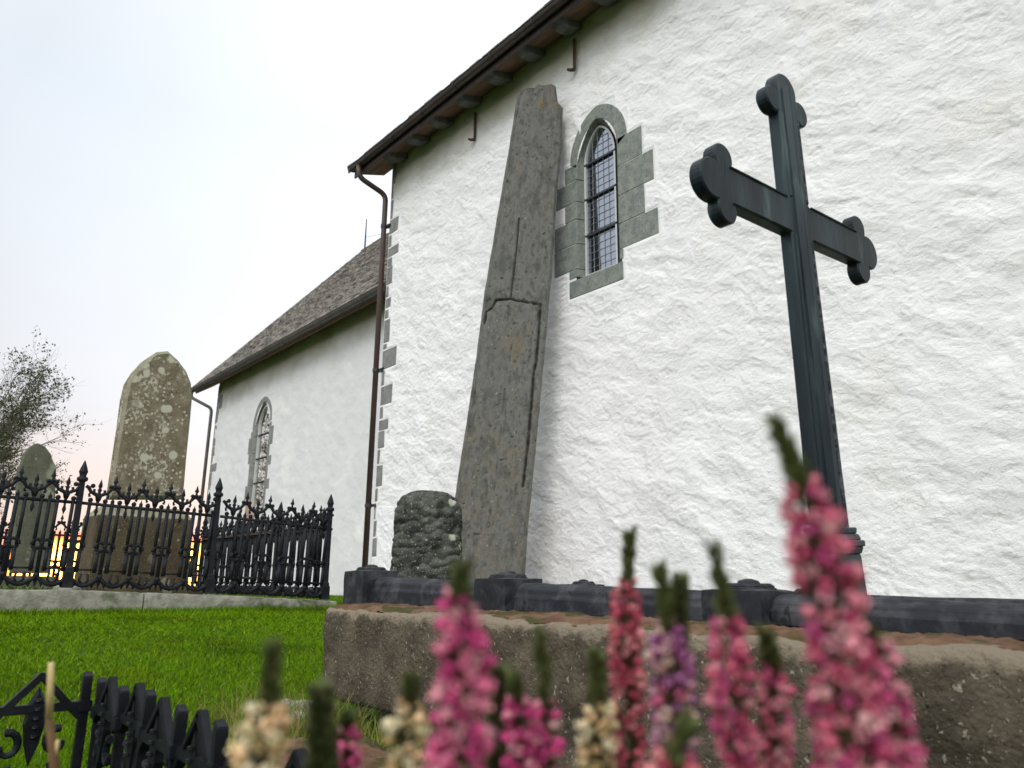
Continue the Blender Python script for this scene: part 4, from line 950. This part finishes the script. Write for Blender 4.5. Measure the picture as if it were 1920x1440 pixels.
# smaller round topped headstone to the left
h2 = empty('round_headstone', (1.33, 9.6, .2), 'greenish round topped headstone with small shoulders at the far left', 'headstone')
pts = [P8(x, y, 9.6) for x, y in ((20, 1075), (33, 905), (34, 876), (40, 868), (45, 850), (55, 837), (70, 830), (84, 836), (95, 850), (99, 862), (106, 876), (103, 960), (92, 1075))]
MB().prism(pts, (0, 9.6, 0), (1, 0, 0), (0, 0, 1), (0, .12, 0)).build('slab', MAT['old_grave'], h2, bevel=.012)
rough_box('base_block', (1.36, 9.66, .30), (.32, .18, .12), MAT['old_grave'], h2, r=.02, res=.04, amp=.008)
# odd boulders beside the pedestal
for i, (x, y, s, lb) in enumerate(((1.52, 8.05, .10, 'small boulder left of the headstone pedestal inside the fence'), (1.42, 7.5, .07, 'smaller boulder close behind the fence post'))):
    b = rough_box('boulder', (x, y, .27), (s*1.3, s, s), MAT['kerb'], None, r=s*.8, res=.02, amp=.02, sc=.12, seed=i*3+2); tag(b, lb, 'boulder')

# ------------------------------------------------------------------ windswept tree
random.seed(11)
tree = empty('windswept_tree', (1.0, 27, -1.2), 'sparse windswept tree with thin leaning branches beyond the grave fence', 'tree')
tb = MB(); tips = []
def grow(p, d, L_, r_, lev):
    n = 5; pts = [p]; rr = [r_]; q = p.copy(); dd_ = d.copy()
    for k in range(n):
        dd_ = dd_+np.array([random.gauss(0, .13)+.015, random.gauss(0, .12), random.gauss(0, .10)+.03]); dd_ /= np.linalg.norm(dd_)
        q = q+dd_*L_/n; pts.append(q.copy()); rr.append(r_*(1-.45*(k+1)/n))
        if lev >= 3: tips.append((q.copy(), lev))
        if lev < 5 and (k >= 1 or lev > 0):
            for _ in range(1 if lev < 2 else random.choice([0, 1, 1, 2])):
                s = dd_+np.array([random.gauss(.12, .55), random.gauss(0, .5), random.gauss(.12, .42)]); s /= np.linalg.norm(s)
                grow(q, s, L_*random.uniform(.50, .72), r_*.50, lev+1)
    tb.tube(pts, rr, 6 if lev < 2 else 3, cap=False)
for bx, by, dx, rr0 in ((1.45, 27.0, .08, .11), (1.95, 27.2, .13, .08), (1.0, 26.8, -.02, .09)):
    grow(np.array([bx, by, -1.3]), np.array([dx, 0, 1.]), 3.85, rr0, 0)
tb.build('trunk', MAT['bark'], tree, True)
tp_ = [t for t in tips if t[0][2] > .9]
print('tree tips', len(tips), len(tb.v))
r = np.random.RandomState(2); sel = r.choice(len(tp_), min(len(tp_), 5000), replace=False)
per = 5; cen = np.array([tp_[i][0] for i in sel]); keep = fbm(cen[:, 0]/.9, cen[:, 1]/.9, cen[:, 2]/.9, 3, 44) > -.12; cen = cen[keep]; n = len(cen)*per
cc = np.repeat(cen, per, 0)+r.normal(size=(n, 3))*.09
a = r.normal(size=(n, 3)); a /= np.linalg.norm(a, axis=1)[:, None]; b = np.cross(a, r.normal(size=(n, 3))); b /= np.linalg.norm(b, axis=1)[:, None]
s = (.026+.032*r.rand(n))[:, None]
V = np.stack([cc-a*s, cc+b*s*.5, cc+a*s, cc-b*s*.5], 1).reshape(-1, 3); o = np.arange(n)*4
k = r.rand(n)[:, None]; C = np.array([.045, .055, .02])*(1-k)+np.array([.11, .12, .05])*k
link('crown', np_mesh('crown', V, np.stack([o, o+1, o+2, o+3], 1), None, np.repeat(C, 4, 0)), MAT['leaf'], tree)

# ------------------------------------------------------------------ low iron fence in the near left corner
lf = empty('low_grave_fence', (.44, 1.9, 0), 'low black iron fence with gabled panels in the near left corner', 'iron fence')
TZ = .222; mw = .172
def low_module():
    """one gabled module, 0..mw along x, top at z=0"""
    m = MB(); t = .010
    def bar(a, b, hw, dp=.008):
        a = np.array(a); b = np.array(b); d = (b-a)/np.linalg.norm(b-a); n = np.array([-d[1], d[0]]); q = [a-n*hw, b-n*hw, b+n*hw, a+n*hw]
        m.prism([tuple(x) for x in q], (0, -dp, 0), (1, 0, 0), (0, 0, 1), (0, 2*dp, 0))
    bar((.006, -.085), (mw/2+.003, .004), .0068); bar((mw-.006, -.085), (mw/2-.003, .004), .0068)
    bar((.0, -.062), (mw, -.062), .0085, .009)
    bar((.0, -.25), (mw, -.25), .010, .010)
    for s in (-1, 1):          # acanthus curls
        c = mw/2+s*.043
        pts = [(c+s*.026*cos(u)*(1-.09*u), 0, -.128+.030*sin(u)*(1-.09*u)) for u in np.linspace(1.3, 6.4, 12)]
        m.tube(pts, [.009-.0003*k for k in range(12)], 6)
        m.tube([(mw/2+s*.01, 0, -.25), (mw/2+s*.05, 0, -.20), (mw/2+s*.035, 0, -.165)], [.008, .010, .007], 6)
    leaf = [(0, -.018), (.016, -.05), (.021, -.09), (.014, -.13), (0, -.175), (-.014, -.13), (-.021, -.09), (-.016, -.05)]
    m.prism([(mw/2+a, b) for a, b in leaf], (0, -.008, 0), (1, 0, 0), (0, 0, 1), (0, .016, 0), .8)
    for k in range(5):
        m.ball((mw/2, -.010, -.045-k*.017), .0065, 6, 1.3, .6); m.ball((mw/2, .010, -.045-k*.017), .0065, 6, 1.3, .6)
    return m.mesh('gabled_panel')
def low_bar(h=.0):
    m = MB(); s = .0088
    m.hexa([(-s, -s, -.34), (s, -s, -.34), (s, s, -.34), (-s, s, -.34), (-s, -s, h-.006), (s, -s, h-.006), (s, s, h+.004), (-s, s, h+.004)])
    m.box((-s*1.5, -s*1.5, -.075), (s*1.5, s*1.5, -.052)); m.box((-s*1.5, -s*1.5, -.262), (s*1.5, s*1.5, -.236))
    return m.mesh('low_bar')
lm = low_module(); lm.materials.append(MAT['near_iron']); lb_ = low_bar(); lb_.materials.append(MAT['near_iron'])
for me in (lm, lb_):
    bm = bmesh.new(); bm.from_mesh(me); bmesh.ops.recalc_face_normals(bm, faces=bm.faces); bmesh.ops.bevel(bm, geom=[e for e in bm.edges if e.calc_face_angle(0) > .9], offset=.0018, segments=2, affect='EDGES'); bm.to_mesh(me); bm.free()
def lchild(name, me, x, y, yaw, z=TZ):
    o = bpy.data.objects.new(name, me); COL.objects.link(o); o.parent = lf; o.location = (x-.44, y-1.9, z); o.rotation_euler = (0, 0, yaw); return o
yy = 1.86
rq = random.Random(4)
for k in range(8):
    o = lchild('gabled_panel', lm, .44+rq.uniform(-.004, .004), yy, -pi/2, TZ+rq.uniform(-.004, .003)); o.rotation_euler[0] = rq.uniform(-.05, .05)
    o = lchild('low_bar', lb_, .44, yy, 0, TZ+rq.uniform(-.012, .004)); o.rotation_euler = (rq.uniform(-.04, .04), rq.uniform(-.04, .04), 0); yy -= mw
xx = .42
for k in range(4):
    lchild('gabled_panel', lm, xx, 1.90, pi); lchild('low_bar', lb_, xx, 1.90, 0); xx -= mw

# ------------------------------------------------------------------ heather in the foreground
def floret_template():
    prof = [(0, .10), (.12, .34), (.38, .50), (.66, .46), (.86, .34), (.98, .30)]
    V = []; n = 8
    for z, r_ in prof:
        for k in range(n): a = 2*pi*k/n; V.append((r_*cos(a)*(1+.06*cos(4*a)), r_*sin(a)*(1+.06*cos(4*a)), z))
    Q = [(i*n+k, i*n+(k+1) % n, (i+1)*n+(k+1) % n, (i+1)*n+k) for i in range(len(prof)-1) for k in range(n)]
    for p in range(4):       # four petal lobes
        a = pi/2*p; o = len(V)
        for da, rr_, z in ((-.55, .30, .96), (.55, .30, .96), (.38, .50, 1.14), (-.38, .50, 1.14)): V.append((rr_*cos(a+da), rr_*sin(a+da), z))
        Q.append((o, o+1, o+2, o+3))
    return np.array(V), np.array(Q)
FV, FQ = floret_template()
def frames(D, r):
    D = D/np.linalg.norm(D, axis=1)[:, None]; R_ = r.normal(size=D.shape); A = np.cross(D, R_); A /= np.linalg.norm(A, axis=1)[:, None]; return A, np.cross(D, A), D
def scatter(TV, TQ, P, D, S, C, r):
    A, B, D = frames(D, r); n = len(P)
    V = P[:, None]+S[:, None, None]*(A[:, None]*TV[None, :, 0:1]+B[:, None]*TV[None, :, 1:2]+D[:, None]*TV[None, :, 2:3])
    Q = TQ[None]+(np.arange(n)*len(TV))[:, None, None]
    tz = np.clip(TV[:, 2], 0, 1)[None, :, None]
    Cc = C[:, None]*(0.80+.3*tz)+.035*tz**3
    return V.reshape(-1, 3), Q.reshape(-1, 4), np.broadcast_to(Cc, V.shape).reshape(-1, 3)
LV = np.array([(-.13, 0, 0), (.13, 0, 0), (.20, .06, .45), (-.20, .06, .45), (.10, .05, .85), (-.10, .05, .85), (0, 0, 1.0), (0, .0, 1.)]); LQ = np.array([(0, 1, 2, 3), (3, 2, 4, 5), (5, 4, 6, 7)])
PAL = dict(pink=[(.54, .09, .16), (.64, .19, .25), (.46, .05, .13), (.67, .25, .30), (.50, .06, .20)],
           rose=[(.44, .05, .10), (.55, .12, .15), (.36, .03, .07), (.60, .21, .22)],
           magenta=[(.56, .05, .20), (.66, .14, .27), (.70, .28, .34), (.46, .03, .16)],
           purple=[(.28, .06, .20), (.36, .12, .28), (.40, .08, .16), (.46, .22, .30)],
           cream=[(.66, .55, .30), (.74, .64, .42), (.58, .42, .18), (.70, .48, .26)])
# label, tip(px), top of bloom(px), foot(px), depth, half width(px), colour, floret(mm)
SP = [
 ('tallest pink heather spike, in front of the iron cross', (1456, 798), (1503, 905), (1622, 1560), .235, 59, 'pink', 5.2),
 ('short magenta pink heather side spike at the right foot of the tallest one', (1620, 1185), (1640, 1212), (1728, 1560), .250, 42, 'magenta', 4.6),
 ('bright magenta pink heather spike against the left half of the plinth', (866, 1078), (862, 1118), (842, 1560), .240, 55, 'magenta', 5.0),
 ('slim deep rose heather spike with a green tip between the two widest pink ones', (1180, 1002), (1176, 1088), (1186, 1560), .36, 31, 'rose', 5.0),
 ('purple heather spike just right of the slim rose one', (1238, 1068), (1250, 1172), (1262, 1560), .31, 42, 'purple', 5.0),
 ('forked pink heather spike left of the iron cross', (1338, 1028), (1366, 1155), (1405, 1560), .28, 40, 'pink', 4.8),
 ('thin pink heather side shoot right of the forked spike', (1436, 1190), (1448, 1245), (1452, 1560), .30, 24, 'pink', 4.6),
 ('cream heather spike in front of the lawn, nearest the low fence', (513, 1218), (503, 1312), (480, 1560), .26, 44, 'cream', 5.4),
 ('cream heather spike at the left foot of the magenta one', (772, 1275), (766, 1315), (728, 1560), .30, 36, 'cream', 5.2),
 ('cream heather spike at the left foot of the slim rose one', (1118, 1225), (1124, 1318), (1134, 1560), .32, 34, 'cream', 5.0),
 ('short pink heather spike low between the magenta and cream ones', (962, 1275), (970, 1305), (975, 1560), .31, 28, 'magenta', 4.8),
 ('second short pink heather spike with a tall green tip', (1012, 1188), (1024, 1312), (1030, 1560), .31, 24, 'magenta', 4.6),
 ('small pink heather spike low beside the green shoot, left of the plinth', (652, 1345), (646, 1360), (648, 1560), .33, 22, 'magenta', 4.6),
 ('low blurred pink heather head at the bottom edge under the purple spike', (1290, 1355), (1262, 1420), (1256, 1580), .24, 55, 'rose', 5.0),
 ('pink heather spike low at the right, overlapping the tallest one', (1555, 1200), (1555, 1270), (1580, 1560), .262, 52, 'pink', 5.0),
]
GREEN = [('dark green heather shoot rising left of the plinth corner', (600, 1298), (612, 1580), .30, 36),
         ('dark green heather shoot between the magenta spike and the short pink ones', (935, 1262), (932, 1580), .33, 24),
         ('dark green heather shoot right behind the forked pink spike', (1442, 1205), (1436, 1580), .36, 17),
         ('thin green side twig beside the purple spike', (1276, 1092), (1268, 1300), .32, 12),
         ('dark green heather twig beside the slim rose spike', (1120, 1232), (1112, 1580), .36, 18)]
def leaves_along(P0, P1, n, rad, size, r, col0=(.045, .065, .018), up=1.0):
    t = r.rand(n); ax = P1-P0; L_ = np.linalg.norm(ax); ax = ax/L_
    p = P0+(P1-P0)*t[:, None]; rd = r.normal(size=(n, 3)); rd -= (rd@ax)[:, None]*ax; rd /= np.linalg.norm(rd, axis=1)[:, None]
    rr = rad*(.25+.75*r.rand(n))*(1-.55*t**3); D = ax*up+rd*(.55+.3*r.rand(n))[:, None]
    k = (.6+.9*r.rand(n))[:, None]; C = np.array(col0)*k; C[:, 0] += .02*r.rand(n)
    return p+rd*(rr*.5)[:, None], D, size*(.7+.6*r.rand(n)), C
for si, (lab, tip, top_, foot, dep, hwpx, pal, fmm) in enumerate(SP):
    r = np.random.RandomState(100+si)
    Pt = at_d(*tip, dep*.995); Pb = at_d(*top_, dep); Pf = at_d(*foot, dep*1.02)
    sp = empty('heather_spike', tuple((Pf[0], Pf[1], .0)), lab, 'heather', 'heather spikes in the foreground')
    ax = Pb-Pf; L_ = np.linalg.norm(ax); axn = ax/L_; rad = hwpx*dep/F*.90
    ground_p = np.array([Pf[0]-.0*axn[0], Pf[1], -.05])
    st = MB(); st.tube([ground_p, Pf*.5+ground_p*.5+np.array([.004, .003, 0]), Pf, Pf*.4+Pb*.6, Pb, Pt], [.0016, .0014, .0012, .0009, .0007, .0004], 6); st.build('stem', MAT['stem'], sp, True)
    fs = fmm/1000.*.80; n = int(L_/fs*(2*pi*rad*.72/fs)*.92)
    t = (np.arange(n)+r.rand(n)*.8)/n; phi = np.arange(n)*2.399963+r.normal(size=n)*.35
    ref = np.cross(axn, [0, 0, 1.]); ref = np.cross(axn, [1., 0, 0]) if np.linalg.norm(ref) < .1 else ref; ref /= np.linalg.norm(ref); b2 = np.cross(axn, ref)
    rd = np.cos(phi)[:, None]*ref+np.sin(phi)[:, None]*b2
    bend = np.sin(t*pi)[:, None]*ref*rad*.25*(1 if si % 2 else -1)
    env = rad*(.45+.55*np.clip((1-t)/.18, 0, 1)**.6)*(1+.16*fbm(t*L_/.012, phi*0+si, 0., 2, 7))
    keep = fbm(t*L_/.009, phi/2.2, si*3., 2, 17) > -.16
    depth_in = .40+.34*r.rand(n)
    Pp = Pf+axn*(t*L_)[:, None]+bend+rd*(env*depth_in)[:, None]
    D = rd*1.0+axn*(.15+.65*r.rand(n))[:, None]+r.normal(size=(n, 3))*.22
    S = fs*(.80+.45*r.rand(n))*(.62+.38*np.clip((1-t)/.12, 0, 1)); pc_ = np.array(PAL[pal]); idx = r.randint(0, len(pc_), n)
    Cc = pc_[idx]*(.80+.35*r.rand(n))[:, None]; tipc = r.rand(n) < .08
    if pal != 'cream': Cc = np.where(tipc[:, None], Cc*.55+np.array([.28, .21, .18]), Cc)
    if pal == 'purple': Cc = np.where((r.rand(n) < .16)[:, None], np.array([.60, .42, .34]), Cc)
    V, Q, C = scatter(FV, FQ, Pp[keep], D[keep], S[keep], Cc[keep], r)
    link('florets', np_mesh('florets', V, Q, None, np.clip(C, 0, .9)), MAT['petal'], sp, True)
    # leafy tip and leaves between the florets
    p1, d1, s1, c1_ = leaves_along(Pf, Pb, int(L_/.00045), rad*1.15, .0042, r, (.05, .06, .02))
    lt = np.linalg.norm(Pt-Pb); Ptt = Pt
    p2, d2, s2, c2_ = leaves_along(Pb-(Pt-Pb)*.25, Ptt, int(60+lt/.00030), min(rad*.62, .0036), .0050, r, (.075, .105, .026), 1.3)
    V, Q, C = scatter(LV, LQ, np.concatenate([p1, p2]), np.concatenate([d1, d2]), np.concatenate([s1, s2]), np.concatenate([c1_, c2_]), r)
    link('leaves', np_mesh('leaves', V, Q, None, np.clip(C, 0, .5)), MAT['leaf'], sp)
for si, (lab, tip, foot, dep, hwpx) in enumerate(GREEN):
    r = np.random.RandomState(300+si); Pt = at_d(*tip, dep); Pf = at_d(*foot, dep*1.02); rad = hwpx*dep/F
    sp = empty('heather_shoot', tuple((Pf[0], Pf[1], .0)), lab, 'heather', 'green heather shoots in the foreground')
    MB().tube([np.array([Pf[0], Pf[1], -.05]), Pf, Pf*.5+Pt*.5, Pt], [.0016, .0012, .0009, .0004], 6).build('stem', MAT['stem'], sp, True)
    L_ = np.linalg.norm(Pt-Pf)
    p2, d2, s2, c2_ = leaves_along(Pf, Pt, int(L_/.000060), rad*1.3, .0052, r, (.07, .095, .028), 1.1)
    V, Q, C = scatter(LV, LQ, p2, d2, s2, c2_, r)
    link('leaves', np_mesh('leaves', V, Q, None, np.clip(C, 0, .5)), MAT['leaf'], sp)
# lower foliage of the heather bushes down to the ground
r = np.random.RandomState(77); sh = MB(); PP = []; 
for k in range(60):
    px = r.uniform(450, 1800); dep = r.uniform(.28, .48); Pt = at_d(px, r.uniform(1470, 1600), dep); g0 = np.array([Pt[0]*.9+.03, Pt[1]*.9+.03, -.05])
    sh.tube([g0, (g0+Pt)/2+r.normal(size=3)*.01, Pt], [.002, .0015, .0007], 5)
    a_ = leaves_along(g0*.4+Pt*.6, Pt, 420, .010, .0055, r, (.05, .07, .02), .9); PP.append(a_)
bush = empty('heather_bush', (.25, .3, -.05), 'low dark green heather foliage under the flower spikes', 'heather bush')
sh.build('twigs', MAT['stem'], bush)
V, Q, C = scatter(LV, LQ, *[np.concatenate([p[i] for p in PP]) for i in range(4)], r)
link('leaves', np_mesh('leaves', V, Q, None, np.clip(C, 0, .5)), MAT['leaf'], bush)

# cut dry stalk standing in front of the low fence
st = empty('cut_stalk', tuple(np.append(at_d(95, 1500, .62)[:2], 0)), 'pale cut dry stalk standing in front of the low iron fence', 'stalk')
s0, s1, s2 = at_d(96, 1243, .60), at_d(92, 1348, .60), at_d(103, 1440, .60); s3 = np.array([s2[0], s2[1], -.05])
MB().tube([s1, s0], [.0027, .0022], 8).build('peeled_top', MAT['stalk'], st, True)
MB().tube([s3, s2, s1], [.0042, .0038, .0028], 8).build('bark', MAT['stalk_low'], st, True)
MB().tube([at_d(103, 1422, .60), at_d(108, 1388, .60)], [.0022, .0015], 6).build('side_stub', MAT['stalk'], st, True)

# broken stone and dry grass at the plinth corner
b = rough_box('broken_stone', (1.10, 2.30, .0), (.10, .09, .055), MAT['kerb'], None, r=.03, res=.015, amp=.02, sc=.09, seed=5, rz=.5); tag(b, 'flat broken grey stone at the foot of the plinth corner', 'stone')
b = rough_box('red_stone', (.86, 1.55, .0), (.16, .30, .055), MAT['earth'], None, r=.03, res=.015, amp=.015, sc=.09, seed=6, rz=.1); tag(b, 'reddish brown broken slab in the shade below the plinth', 'stone')
r = np.random.RandomState(9); n = 3200; xs = 1.02+r.normal(size=n)*.10; ys = 2.05+r.normal(size=n)*.22; k_ = xs < 1.2; xs, ys = xs[k_], ys[k_]
V, Q, T, C = blades(len(xs), xs, ys, .04, .15, .0013, 10, lambda x, y, r, n: np.where(r.rand(n)[:, None] < .55, np.array([.20, .17, .06]), np.array([.12, .20, .02]))*(.6+.7*r.rand(n))[:, None], 1.0)
tag(link('dry_grass', np_mesh('dry_grass', V, Q, T, C), MAT['lawn_blade']), 'tangled dry grass at the foot of the plinth', None, None, 'stuff')
